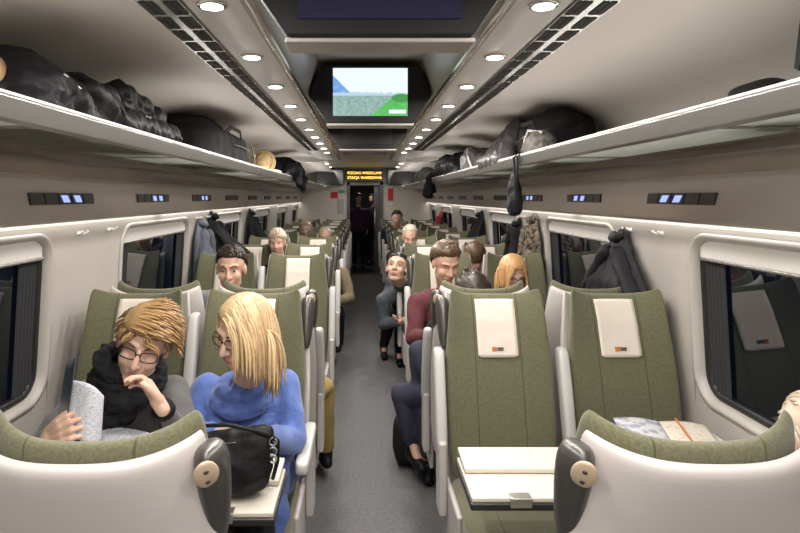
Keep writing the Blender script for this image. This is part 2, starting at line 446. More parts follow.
plate('exit_sign', -.53, -.40, 1.765, 1.83, mat('green_sign', (.05, .38, .24), .5), 'small green sign on the end wall beside the red notice')
plate('wall_panel', -.56, -.42, 1.33, 1.64, m_wallgrey, 'upright grey plate on the end wall under the green sign', 'panel')
rp = plate('red_poster', .52, .63, 1.60, 1.86, m_red, 'tall red notice on the end wall right of the door')
b = MB(); b.box(.545, .605, YE - .0135, YE - .012, 1.74, 1.81); b.box(.545, .605, YE - .0135, YE - .012, 1.64, 1.66); b.box(.545, .605, YE - .0135, YE - .012, 1.68, 1.70); b.build('printed_marks', m_paper, rp, world=False) if False else None
b = MB(); b.box(.53, .62, YE - .012, YE - .001, 1.50, 1.545); tag(b.build('notice', m_paper, bevel=.002), 'small white notice on the end wall under the tall red one', 'sign')

# ------------------------------------------------------------------ ceiling fittings
n_ = 0
b = MB(); b.tube([(0, 0, 0), (0, 0, -.006)], [.040, .036], 24); rim = b.mesh('trim_ring', m_chrome)
b = MB(); b.tube([(0, 0, -.003), (0, 0, -.008)], .028, 20); lens = b.mesh('lens', m_light)
def downlight(x, y, z):
    e = empty('ceiling_downlight', (x, y, z), 'small round white downlight in the ceiling', 'ceiling light', 'round downlights along the ceiling')
    for nm, me in (('trim_ring', rim), ('lens', lens)):
        o = D.objects.new(nm, me); C.objects.link(o); o.parent = e
for s in (-1, 1):
    for y in DOWN_Y:
        if y > .9: downlight(s * .42, y, 2.168)
    for y in (8.6, 9.8, 11.0, 12.2): downlight(s * .68, y, 2.291)
# air grilles: three parallel slotted bands
for s in (-1, 1):
    e = empty('air_grille', (s * .555, 2, 2.18), 'long slotted air grille in the ceiling on the %s side, beside the downlights' % ('left' if s < 0 else 'right'), 'grille')
    b = MB(); x0, x1 = sorted((s * .500, s * .610)); b.box(x0, x1, YB + .1, 6.4, 2.172, 2.1775); b.build('grille_plate', m_alu, e)
    b = MB()
    for xc in (.514, .534, .576, .596):
        y = -.5
        while y < 6.3:
            x0, x1 = sorted((s * (xc - .0085), s * (xc + .0085)))
            b.box(x0, x1, y, y + .105, 2.1695, 2.1725); y += .134
    b.build('slots', mat('slot_shadow_gap', (.03, .03, .03), .8), e)

# television units hanging from the ceiling
def screen_mat(on):
    if not on: return mat('screen_off', (.012, .012, .03), .15, emit=(.012, .010, .022), estr=1)
    m = D.materials.new('screen_picture'); m.use_nodes = True; nt = m.node_tree; bs = nt.nodes['Principled BSDF']
    bs.inputs['Base Color'].default_value = (.02, .02, .02, 1); bs.inputs['Roughness'].default_value = .2
    tc = nt.nodes.new('ShaderNodeTexCoord'); sp = nt.nodes.new('ShaderNodeSeparateXYZ'); nt.links.new(tc.outputs['Object'], sp.inputs[0])
    n = nt.nodes.new('ShaderNodeTexNoise'); n.inputs['Scale'].default_value = 90; n.inputs['Detail'].default_value = 6; nt.links.new(tc.outputs['Object'], n.inputs['Vector'])
    rg = nt.nodes.new('ShaderNodeValToRGB'); rg.color_ramp.elements[0].color = (.10, .20, .16, 1); rg.color_ramp.elements[1].color = (.45, .62, .62, 1)
    nt.links.new(n.outputs['Fac'], rg.inputs['Fac'])
    def math_(op, a, bb):
        k = nt.nodes.new('ShaderNodeMath'); k.operation = op
        for i, v in enumerate((a, bb)):
            if isinstance(v, (int, float)): k.inputs[i].default_value = v
            else: nt.links.new(v, k.inputs[i])
        return k.outputs[0]
    def mixc(f, a, bb):
        k = nt.nodes.new('ShaderNodeMix'); k.data_type = 'RGBA'; nt.links.new(f, k.inputs['Factor'])
        for nm, v in (('A', a), ('B', bb)):
            if isinstance(v, tuple): k.inputs[nm].default_value = v
            else: nt.links.new(v, k.inputs[nm])
        return k.outputs['Result']
    X, Z = sp.outputs['X'], sp.outputs['Z']
    sky = mixc(math_('LESS_THAN', math_('ADD', Z, math_('MULTIPLY', n.outputs['Fac'], .03)), .012), (.78, .90, 1.0, 1), (.45, .62, .72, 1))
    ground = math_('LESS_THAN', Z, -.018)
    c = mixc(ground, sky, rg.outputs['Color'])
    # green hill lower right, blue shape upper left
    hill = math_('LESS_THAN', Z, math_('ADD', math_('MULTIPLY', math_('MAXIMUM', math_('SUBTRACT', .10, X), 0), -.85), math_('MULTIPLY_', n.outputs['Fac'], .02) if False else -.032))
    c = mixc(hill, c, mixc(n.outputs['Fac'], (.16, .62, .16, 1), (.05, .34, .08, 1)))
    bush = math_('LESS_THAN', math_('ADD', math_('MULTIPLY', math_('SUBTRACT', X, .15), math_('SUBTRACT', X, .15)), math_('MULTIPLY', math_('MULTIPLY', math_('ADD', Z, .03), math_('ADD', Z, .03)), 5)), .0022)
    c = mixc(bush, c, (.07, .30, .08, 1))
    bar = math_('MULTIPLY', math_('MULTIPLY', math_('GREATER_THAN', X, .09), math_('LESS_THAN', X, .172)), math_('MULTIPLY', math_('LESS_THAN', Z, -.086), math_('GREATER_THAN', Z, -.104)))
    c = mixc(bar, c, (.8, .95, .9, 1))
    blue = math_('MULTIPLY', math_('LESS_THAN', X, math_('SUBTRACT', -.10, math_('MULTIPLY', Z, 1.0))), math_('GREATER_THAN', Z, -.004))
    c = mixc(blue, c, mixc(n.outputs['Fac'], (.02, .12, .55, 1), (.35, .6, .85, 1)))
    nt.links.new(c, bs.inputs['Emission Color']); bs.inputs['Emission Strength'].default_value = 1.15
    return m
m_scr = screen_mat(True); m_off = screen_mat(False)
for k, (y, on) in enumerate(((1.32, False), (2.90, True), (4.45, False))):
    lab = ('ceiling television nearest the camera with a blank dark screen', 'hanging ceiling television showing a bright landscape picture', 'third dark ceiling television, farther along behind the bright one')[k]
    e = empty('ceiling_television', (0, y, 2.18), lab, 'television')
    hexp = [(-.205, 2.035), (.205, 2.035), (.295, 2.165), (.295, 2.20), (.235, 2.318), (-.235, 2.318), (-.295, 2.20), (-.295, 2.165)]
    b = MB(); rg = [[Vector((x, yy, z)) for x, z in hexp] for yy in (y, y + .10)]
    b.loft(rg, True, smooth=False); b.build('housing', m_tv, e, bevel=.008)
    b = MB(); b.box(-.18, .18, y - .006, y + .01, 2.072, 2.302); sc = b.build('screen', m_scr if on else (m_off if k == 0 else m_dark), e)
    # object space centred on the screen
    for v in sc.data.vertices: v.co -= Vector((0, 0, .007))
    sc.location = (0, 0, .007)
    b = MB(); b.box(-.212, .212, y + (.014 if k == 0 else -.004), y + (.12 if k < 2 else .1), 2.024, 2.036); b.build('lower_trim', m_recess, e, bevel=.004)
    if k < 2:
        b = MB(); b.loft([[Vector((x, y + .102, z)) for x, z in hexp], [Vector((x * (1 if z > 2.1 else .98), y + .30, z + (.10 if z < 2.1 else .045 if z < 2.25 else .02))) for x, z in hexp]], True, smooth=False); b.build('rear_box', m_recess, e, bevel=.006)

# ------------------------------------------------------------------ luggage racks
SEG = [-2.1 + 1.24 * k for k in range(13)]
for s in (-1, 1):
    sd = 'left' if s < 0 else 'right'
    e = empty('luggage_rack', (s * 1.05, 3, 1.87), 'long metal luggage rack running the whole %s side above the windows' % sd, 'luggage rack')
    b = MB(); prof = [(.838, 1.914), (.834, 1.908), (.842, 1.858), (.856, 1.850), (.875, 1.866), (.880, 1.880), (.862, 1.886), (.855, 1.914)]
    b.loft([[Vector((s * x, y, z)) for x, z in prof] for y in (YB + .02, YE - .35)], True, smooth=False); b.build('front_rail', m_fascia, e, bevel=.003)
    b = MB(); b.tube([(s * .846, YB + .02, 1.915), (s * .846, YE - .35, 1.915)], .0075, 8); b.build('edge_trim', m_white, e)
    for i, y in enumerate(SEG[:-1]):
        if y > YE - 1: break
        b = MB(); x0, x1 = sorted((s * .872, s * 1.20)); b.box(x0, x1, y + .02, min(SEG[i + 1] - .02, YE - .36), 1.870, 1.878); b.build('glass_shelf', m_frost, e)
        b = MB(); x0, x1 = sorted((s * .87, s * 1.30)); b.box(x0, x1, y - .02, y + .02, 1.866, 1.882); b.build('bracket', m_alu, e)
    b = MB(); x0, x1 = sorted((s * 1.20, s * 1.375)); b.box(x0, x1, YB + .02, YE - .35, 1.868, 1.882); b.build('rear_rail', m_alu, e)

# reading light panels: five slanted cells, two lit
for s in (-1, 1):
    for k in range(10):
        y = 1.45 + 1.1 * k
        pos = ['first', 'second', 'third', 'fourth', 'fifth', 'sixth', 'seventh', 'eighth', 'ninth', 'tenth'][k]
        e = empty('reading_light_panel', (s * 1.30, y, 1.675), 'slanted reading light panel, %s from the front under the %s luggage rack' % (pos, 'left' if s < 0 else 'right'), 'light panel', 'reading light panels on the %s side' % ('left' if s < 0 else 'right'))
        def cell(c, w, m, nm, dz=.024, thk=.008, par=None):
            b = MB(); pts = []
            for (u, v) in ((-w, -1), (w, -1), (w, 1), (-w, 1)):
                z = 1.672 + v * dz; yy = y + c + u - v * .022 * s * s
                pts.append((yy, z))
            vs = []
            for off in (.0, thk):
                for yy, z in pts:
                    vs.append((s * (lerp_tab([(1.575, 1.338), (1.68, 1.305), (1.765, 1.285)], z) - off), yy, z))
            b.add(vs, [(0, 1, 2, 3), (4, 5, 6, 7), (0, 1, 5, 4), (1, 2, 6, 5), (2, 3, 7, 6), (3, 0, 4, 7)], 0, False)
            return b.build(nm, m, par or e)
        for c, w, lit in ((-.22, .050, 0), (-.11, .050, 0), (0, .050, 1), (.11, .050, 1), (.22, .050, 0)):
            q = cell(c, w, m_dark, 'light_cell' if lit else 'switch_cell')
            if lit and k in (1, 2, 3): cell(c, .027, m_blue, 'lens', .015, .010, q)

# coat hooks on the pillars
def hook(s, y, place):
    e = empty('coat_hook', (s * wx(1.5), y, 1.50), place, 'coat hook')
    b = MB(); x = wx(1.5)
    b.cone((s * x, y, 1.503), .012, (s * (x - .006), y, 1.503), .010); b.build('hook_base', m_white, e)
    b = MB()
    for d in (-.028, .028):
        b.tube([(s * (x - .004), y, 1.503), (s * (x - .02), y + d * .7, 1.503), (s * (x - .032), y + d, 1.508), (s * (x - .036), y + d, 1.517)], [.005, .005, .006, .007], 8)
    b.build('prongs', m_white, e)
for s in (-1, 1):
    for y in (2.88, 3.22, 4.95, 5.28):
        hook(s, y, 'white double coat hook on the %s wall pillar, %s' % ('left' if s < 0 else 'right', {2.88: 'nearer of the first two', 3.22: 'farther of the first two', 4.95: 'nearer one on the second pillar', 5.28: 'farther one on the second pillar'}[y]))

# ------------------------------------------------------------------ seats (built facing the camera, origin on the floor)
REC = [(.40, -.01), (.45, 0), (.6, .03), (.8, .085), (1.0, .15), (1.25, .235)]
def bend(u, z):                       # wings come forward and up at the sides
    c = lerp_tab([(.4, .02), (.8, .03), (1.0, .05), (1.12, .075), (1.25, .08)], z)
    return -c * abs(u) ** 2.6
def rise(u, z, a=.035): return a * lerp_tab([(1.0, 0), (1.10, .2), (1.21, 1)], z) * abs(u) ** 3.4
def back_rings(zw, d, off, e=4.2, n=44, a=.036):
    rings = []
    for z, w, dd in zw:
        r = []
        h_ = n // 2
        for k in range(n):
            t = -1 + 2 * k / h_ if k <= h_ else 1 - 2 * (k - h_) / h_
            u = math.sin(math.pi / 2 * t); cy_ = max(0, 1 - abs(u) ** e) ** (1 / e) * (-1 if k <= h_ else 1)
            x = u * w / 2; y = lerp_tab(REC, z) + off + d * dd * .5 * cy_ + bend(u, z)
            r.append(Vector((x, y, z + rise(u, z, a))))
        rings.append(r)
    return rings
def seat_proto(ear, arm_aisle, arm_mid, name):
    """ear/arm_aisle: -1/+1 side of the aisle in seat space or 0; arm: ('up', top) or ('down',)"""
    e = empty(name, (0, 0, 0))
    zw = [(.43, .40, .5), (.45, .45, .9), (.55, .475, 1), (.70, .485, 1), (.85, .49, 1), (.98, .48, 1), (1.04, .462, .92), (1.10, .45, .9), (1.165, .436, .68), (1.19, .43, .55), (1.208, .418, .38), (1.215, .395, .16)]
    b = MB(); b.loft(back_rings(zw, .10, .05), 'grid'); b.build('backrest', m_green, e, sub=1, world=False)
    zs = [(.30, .46, .8), (.34, .50, 1), (.6, .525, 1), (.85, .53, 1), (1.0, .515, 1), (1.1, .488, 1), (1.165, .468, .95), (1.186, .460, .7), (1.194, .445, .3)]
    b = MB(); b.loft(back_rings(zs, .055, .108, 5, a=.041), 'grid'); b.build('back_shell', m_shell, e, sub=1, world=False)
    # seat cushion
    rings = []
    for y, hw, z0, z1 in ((.06, .21, .36, .45), (.03, .235, .34, .465), (-.15, .24, .33, .46), (-.35, .24, .33, .47), (-.44, .238, .33, .465), (-.475, .23, .345, .45), (-.49, .21, .36, .43)):
        r = []
        for k in range(32):
            cx_, cz_ = sup(2 * math.pi * k / 32, 4.5)
            r.append(Vector((cx_ * hw, y, (z0 + z1) / 2 + cz_ * (z1 - z0) / 2 - .006 * (1 - cx_ * cx_) * (cz_ > 0))))
        rings.append(r)
    b = MB(); b.loft(rings); b.build('seat_cushion', m_green, e, sub=1, world=False)
    b = MB(); b.box(-.19, .19, -.34, .02, 0, .33); b.build('base', m_darkgrey, e, bevel=.02, world=False)
    # antimacassar
    N, M = 10, 16; vs = []
    for j in range(M + 1):
        z = 1.196 - .25 * j / M
        for i in range(N + 1):
            u = -1 + 2 * i / N
            x = u * .092; uu = x / .235
            if j == M and abs(u) > .85: z2 = z + .008
            else: z2 = z
            y = lerp_tab(REC, z2) + .05 - .05 * lerp_tab([(q[0], q[2]) for q in zw], z2) - .007 + bend(uu, z2) + .0025 * noise.noise(Vector((x * 30, z * 22, 1)))
            vs.append(Vector((x, y, z2)))
    fs = [(j * (N + 1) + i, j * (N + 1) + i + 1, (j + 1) * (N + 1) + i + 1, (j + 1) * (N + 1) + i) for j in range(M) for i in range(N)]
    b = MB(); b.add(vs, fs); cl = b.build('headrest_cloth', m_cloth, e, world=False)
    so = cl.modifiers.new('so', 'SOLIDIFY'); so.thickness = .003
    # printed mark near the lower edge of the cloth
    z = 1.196 - .25 * .86; y0 = lerp_tab(REC, z) - .0095
    lg = MB(); lg.box(-.027, -.006, y0 - .002, y0 + .006, z - .010, z + .010); lgo = lg.build('printed_logo', m_orange, cl, world=False)
    lt = MB()
    for zz in (.005, -.004):
        x = -.002
        for w in (.006, .004, .007, .005, .006):
            lt.box(x, x + w - .0012, y0 - .002, y0 + .006, z + zz - .0025, z + zz + .0025); x += w
    lt.build('printed_words', m_ink, cl, world=False)
    def armrest(sx, mode):
        b = MB(); x = sx * .275
        if mode[0] == 'up':
            z1 = mode[1]; rings = []
            for z, w in ((.56, .6), (.575, .9), (.60, 1), ((.6 + z1) / 2, 1), (z1 - .03, 1), (z1 - .01, .85), (z1, .5)):
                rings.append([Vector((x + sup(2 * math.pi * k / 16, 4)[0] * .026 * w, lerp_tab(REC, z) - .01 + sup(2 * math.pi * k / 16, 4)[1] * .045 * w, z)) for k in range(16)])
        else:
            rings = []
            for y, w in ((.06, .6), (.05, .9), (.02, 1), (-.15, 1), (-.33, 1), (-.36, .9), (-.375, .6)):
                rings.append([Vector((x + sup(2 * math.pi * k / 16, 4)[0] * .028 * w, y, .655 + sup(2 * math.pi * k / 16, 4)[1] * .03 * w)) for k in range(16)])
        b.loft(rings); ar = b.build('armrest', m_arm, e, sub=1, world=False)
        b = MB(); b.box(x - .018, x + .018, -.04, .08, .30, .62); b.build('armrest_bracket', m_shell, e, bevel=.012, world=False)
    if arm_aisle: armrest(*arm_aisle)
    if arm_mid: armrest(*arm_mid)
    if ear:
        b = MB(); rings = []
        for z, rx, ry in ((.975, .008, .014), (.985, .016, .028), (1.03, .024, .042), (1.08, .030, .05), (1.13, .034, .055), (1.175, .034, .055), (1.198, .028, .045), (1.208, .015, .03)):
            yc = lerp_tab(REC, z) + .055 - .02
            rings.append([Vector((ear * (.243) + math.cos(2 * math.pi * k / 20) * rx, yc + math.sin(2 * math.pi * k / 20) * ry, z)) for k in range(20)])
        b.loft(rings); gh = b.build('grab_handle', m_handle, e, sub=1, world=False)
        yc = lerp_tab(REC, 1.155) + .09
        mt = Matrix.Translation((ear * .246, yc + .004, 1.165)) @ Matrix.Rotation(R(-30), 4, 'X') @ Matrix.Rotation(R(-25 * ear), 4, 'Z')
        b = MB(); b.ell((0, 0, 0), (.024, .007, .036), mt, 20); b.build('handle_cap', m_beige, gh, world=False)
        b = MB()
        for dz in (-.014, .014): b.ell((0, .007, dz), (.005, .002, .005), mt, 10)
        b.build('cap_screws', m_handle, gh, world=False)
        b = MB(); b.box(ear * .245 - .012, ear * .245 + .012, -.30, .05, .20, .44); b.build('side_panel', m_shell, e, bevel=.02, world=False)
    return e

protos = {}
def seat(x, ytop, face, aisle, label, arm='up', top=1.0, group=None):
    """face -1 = towards the camera, +1 = away; aisle = world side (-1/+1) where the aisle lies, 0 for window seats"""
    local = aisle if face < 0 else -aisle
    key = (local, arm, top)
    if key not in protos:
        if local:
            protos[key] = seat_proto(local, (local, ('up', top) if arm == 'up' else ('down',)), None, 'train_seat')
        else:
            protos[key] = seat_proto(0, None, None, 'train_seat')
        e = protos[key]
    else:
        e = copy_tree(protos[key])
    e.location = (x, ytop - .22, 0) if face < 0 else (x, ytop + .22, 0)
    e.rotation_euler = (0, 0, 0 if face < 0 else math.pi)
    tag(e, label, 'seat', group or 'green first class seats')
    return e
LX, RX = (-.542, -1.095), (.585, 1.150)
# extra proto kind: window seat that carries the raised middle armrest
def window_seat(x, ytop, face, mid_side, label, top, group=None):
    local = mid_side if face < 0 else -mid_side
    key = ('w', local, top)
    if key not in protos:
        protos[key] = seat_proto(0, None, (local, ('up', top)), 'train_seat'); e = protos[key]
    else: e = copy_tree(protos[key])
    e.location = (x, ytop - .22, 0) if face < 0 else (x, ytop + .22, 0)
    e.rotation_euler = (0, 0, 0 if face < 0 else math.pi)
    return tag(e, label, 'seat', group or 'green first class seats')
ROWS = [(1.19, 1, 'nearest the camera seen from behind'), (2.84, -1, 'first row facing the camera'), (3.09, 1, 'turned away behind the first facing row'),
        (4.72, -1, 'second row facing the camera')] + [(5.78 + 1.04 * k, -1, 'in the ' + w + ' row beyond the second table') for k, w in enumerate(('first', 'second', 'third', 'fourth', 'fifth', 'sixth', 'seventh'))]
for yt, face, where in ROWS:
    for side, xs in ((-1, LX), (1, RX)):
        sd = 'left' if side < 0 else 'right'
        armm = 'down' if (side < 0 and 2 < yt < 3) else 'up'
        if yt < 2: xs = [xs[0] + side * .033, xs[1] + side * .012]
        seat(xs[0], yt, face, -side, 'green %s aisle seat, %s' % (sd, where), armm, .99 if yt > 2 else .84)
        window_seat(xs[1], yt, face, -side, 'green %s window seat, %s' % (sd, where), (1.14 if side < 0 else .99) if yt > 2 else .9)

# ------------------------------------------------------------------ tables
def table(side, yc, label, unfold=False):
    e = empty('folding_table', (side * .8, yc, 0), label, 'table')
    def bx(b, x0, x1, y0, y1, z0, z1): a, c = sorted((side * x0, side * x1)); b.box(a, c, y0, y1, z0, z1)
    b = MB(); bx(b, .31, 1.385, yc - .15, yc + .15, .706, .722); b.build('table_top', m_cream, e, bevel=.004)
    b = MB(); bx(b, .305, 1.385, yc - .156, yc + .156, .682, .706); b.build('edge_band', m_dark, e, bevel=.006)
    mt = Matrix.Translation((0, yc + .02, .724)) @ Matrix.Rotation(R(4), 4, 'X')
    b = MB(); x0, x1 = sorted((side * .315, side * .84)); b.box(x0, x1, -.005, .15, 0, .018, mtx=mt); b.build('folded_leaf', m_cream, e, bevel=.004)
    if unfold:
        b = MB(); bx(b, .88, 1.385, yc + .158, yc + .46, .704, .722); b.build('open_leaf', m_cream, e, bevel=.004)
        b = MB(); bx(b, .88, 1.385, yc - .10, yc + .148, .7225, .7235); b.build('leaf_recess', m_cream, e)
    b = MB(); bx(b, .43, .50, yc - .164, yc - .12, .694, .726); b.build('hinge', m_steel, e, bevel=.004)
    b = MB(); bx(b, .70, .76, yc - .05, yc + .05, 0, .684); b.build('leg', m_darkgrey, e, bevel=.015)
table(-1, 1.97, 'cream folding table with a black handbag on it, before the two women')
table(1, 2.06, 'cream folding table with folded leaf in front of the empty right seats', True)
table(-1, 3.9, 'cream folding table farther on the left, beyond the two women')
table(1, 3.9, 'cream folding table farther on the right, in front of the man in maroon')

# ------------------------------------------------------------------ people
def head_matrix(c, yaw, pitch, roll, sc):
    return Matrix.Translation(c) @ Matrix.Rotation(R(yaw), 4, 'Z') @ Matrix.Rotation(R(roll), 4, 'Y') @ Matrix.Rotation(R(pitch), 4, 'X') @ Matrix.Scale(sc, 4)
def add_head(b, M):
    E = lambda c, r, n=18: b.ell(c, r, M, n)
    def K(p0, r0, p1, r1):
        s_ = M.to_scale()[0]; b.cone(M @ Vector(p0), r0 * s_, M @ Vector(p1), r1 * s_)
    E((0, .012, .028), (.076, .094, .086), 24)
    E((0, -.022, -.035), (.061, .066, .078), 22)
    E((0, -.052, -.093), (.028, .026, .022))
    K((-.040, -.02, -.075), .020, (-.012, -.058, -.098), .017); K((.040, -.02, -.075), .020, (.012, -.058, -.098), .017)
    for s in (-1, 1):
        E((s * .036, -.062, -.030), (.024, .022, .026)); E((s * .077, .008, -.012), (.010, .020, .031))
        K((s * .012, -.082, .026), .010, (s * .044, -.068, .027), .009)
    K((0, -.086, .012), .0085, (0, -.106, -.030), .0125); E((-.012, -.094, -.034), (.009, .010, .008)); E((.012, -.094, -.034), (.009, .010, .008))
    E((0, -.078, -.062), (.026, .015, .018))
def add_hand(b, wrist, d, pn, curl=45, side=1, sc=1.0, spread=6, thumb=40):
    """d = direction of the fingers, pn = palm normal (fingers curl towards it), side = which side the thumb is on"""
    d = Vector(d).normalized(); pn = Vector(pn); pn = (pn - d * pn.dot(d)).normalized(); l = d.cross(pn).normalized() * side
    w = Vector(wrist)
    b.cone(w - d * .02 * sc, .024 * sc, w + d * .02 * sc, .025 * sc)
    roots = []
    for i, (o, L) in enumerate(((.030, .072), (.010, .080), (-.010, .074), (-.029, .058))):
        r0 = w + l * o * .55 * sc + d * .015 * sc; r1 = w + l * o * sc + d * (.088 - abs(o - .008) * .25) * sc
        b.cone(r0, .017 * sc, r1, .0125 * sc, 10)
        a = R(spread * (o / .02)); cd = (d * math.cos(a) + l * math.sin(a)).normalized(); p = r1; ang = 0
        for j, (fr, rad) in enumerate(((.45, .0098), (.32, .0088), (.23, .0078))):
            ang += R(curl * (.7, 1.0, .7)[j]); dirn = cd * math.cos(ang) + pn * math.sin(ang)
            q = p + dirn * L * fr * sc; b.cone(p, rad * sc * 1.04, q, rad * sc, 10); p = q
    p = w + l * .022 * sc + d * .025 * sc; a = R(thumb)
    td = (d * math.cos(a) + l * math.sin(a) * .9 + pn * .35).normalized()
    q = p + td * .042 * sc; b.cone(p, .0155 * sc, q, .012 * sc, 10)
    td2 = (td + d * .5 + pn * .3).normalized(); b.cone(q, .0115 * sc, q + td2 * .032 * sc, .009 * sc, 10)
def hair_caps(M, sc, hairline, thick=.008, bumps=.004):
    """cap following the skull above the hairline"""
    b = MB(); n, m = 40, 26; idx = {}; vs = []; fs = []
    for i in range(m + 1):
        th = math.pi * .80 * i / m
        for k in range(n):
            a = 2 * math.pi * k / n
            p = Vector((math.sin(th) * math.cos(a) * .080, .014 + math.sin(th) * math.sin(a) * .099, .030 + math.cos(th) * .092))
            keep = hairline(p)
            q = p + Vector((p.x, p.y - .014, p.z - .03)).normalized() * (thick * (.3 + .7 * min(1, max(0, (keep) / .02))) + bumps * noise.noise(p * 60))
            if keep < 0: q = Vector((p.x * .93, .014 + (p.y - .014) * .93, .03 + (p.z - .03) * .93))
            vs.append(M @ q)
    for i in range(m):
        for k in range(n):
            fs.append((i * n + k, i * n + (k + 1) % n, (i + 1) * n + (k + 1) % n, (i + 1) * n + k))
    b.add(vs, fs); return b
def std_hairline(front=.072, back=-.075, side=.034):
    def f(p):
        t = (p.y - .014) / .099          # -1 front .. 1 back
        if t < -.55: lim = front + (p.x / .08) ** 2 * -.02
        elif t < .1: lim = front - (t + .55) / .65 * (front - side) - .01
        elif t < .45: lim = side + (t - .1) / .35 * (back - side)
        else: lim = back
        return p.z - lim
    return f
def locks(b, M, sc, n, length, rad, dirf, rootf, grav=.5, seed=1, steps=10, stiff=.6, face=(.06, .06)):
    rnd = random.Random(seed); Mi = M.inverted(); g = (Mi.to_3x3() @ Vector((0, 0, -1))).normalized()
    cnt = 0; tries = 0
    while cnt < n and tries < n * 20:
        tries += 1
        u = rnd.uniform(-1, 1); a = rnd.uniform(0, 2 * math.pi); q = math.sqrt(1 - u * u)
        d0 = Vector((q * math.cos(a), q * math.sin(a), u))
        p = Vector((d0.x * .080, .014 + d0.y * .099, .03 + d0.z * .092))
        if not rootf(p): continue
        cnt += 1
        nrm = Vector((d0.x / .08, d0.y / .099, d0.z / .092)).normalized()
        v = Vector(dirf(p)); v = (v - nrm * v.dot(nrm) * .85); v.normalize()
        L = length * rnd.uniform(.8, 1.1); st = L / steps; pts = [p.copy()]; lift = rnd.uniform(1.05, 1.12)
        wob = rnd.uniform(-.08, .08)
        for i in range(steps):
            v = (v * stiff + g * grav * (1 - stiff) * 2 * (.25 + i / steps) + Vector((wob, 0, 0)) * .1).normalized()
            p = p + v * st
            for (c, r) in ((Vector((0, .014, .03)), Vector((.080, .099, .092))), (Vector((0, -.02, -.03)), Vector((.066, .072, .085)))):
                e = Vector(((p.x - c.x) / r.x, (p.y - c.y) / r.y, (p.z - c.z) / r.z)); l = e.length
                if l < lift: e = e / max(l, 1e-4) * lift; p = Vector((c.x + e.x * r.x, c.y + e.y * r.y, c.z + e.z * r.z))
            if p.z < .045 and p.y < -.025:
                sd = 1 if p.x >= 0 else -1; lim = face[0] if sd < 0 else face[1]
                if abs(p.x) < lim: p.x += sd * (lim - abs(p.x)) * .7
            pts.append(p.copy())
        rr = [rad * sc * (.55 + .45 * math.sin(math.pi * min(1, (i + .6) / (steps * .75)) * .5)) * (1 - .75 * max(0, (i / steps - .7) / .3)) for i in range(steps + 1)]
        b.tube([M @ x for x in pts], rr, 5)
def face_bits(root, M, open_eyes=True, lips=m_lip, brow=None, glasses=None):
    s_ = M.to_scale()[0]
    for s in (-1, 1):
        if open_eyes:
            b = MB(); b.ell((s * .031, -.0735, .005), (.0118, .0092, .0052), M, 14)
            e = b.build('eye', m_eye, root)
            b = MB(); b.ell((s * .031, -.0815, .005), (.0052, .0022, .0050), M, 10); b.build('iris', m_iris, e)
        if brow:
            b = MB(); b.tube([M @ Vector((s * .014, -.0935, .028)), M @ Vector((s * .032, -.089, .034)), M @ Vector((s * .050, -.070, .029))], [.0028 * s_, .0034 * s_, .0018 * s_], 6)
            b.build('eyebrow', brow, root)
    b = MB()
    b.tube([M @ Vector((-.022, -.080, -.063)), M @ Vector((-.010, -.0925, -.060)), M @ Vector((0, -.0935, -.0615)), M @ Vector((.010, -.0925, -.060)), M @ Vector((.022, -.080, -.063))], [.002 * s_, .0042 * s_, .004 * s_, .0042 * s_, .002 * s_], 8)
    b.tube([M @ Vector((-.018, -.083, -.068)), M @ Vector((0, -.0915, -.070)), M @ Vector((.018, -.083, -.068))], [.002 * s_, .005 * s_, .002 * s_], 8)
    b.build('lips', lips, root)
    if glasses:
        g = MB()
        for s in (-1, 1):
            pts = []
            for k in range(25):
                cx_, cz_ = sup(2 * math.pi * k / 24, 3.2); pts.append(M @ Vector((s * .033 + cx_ * .0265, -.097 + abs(s * .033 + cx_ * .0265) ** 2 * 3.5, .003 + cz_ * .0165)))
            g.tube(pts, .0019 * s_, 6, cap=False)
            g.tube([M @ Vector((s * .059, -.086, .010)), M @ Vector((s * .076, -.06, .010)), M @ Vector((s * .080, .01, .004))], .0019 * s_, 6)
        g.tube([M @ Vector((-.008, -.097, .008)), M @ Vector((0, -.1, .011)), M @ Vector((.008, -.097, .008))], .0019 * s_, 6)
        g.build('glasses', glasses, root)

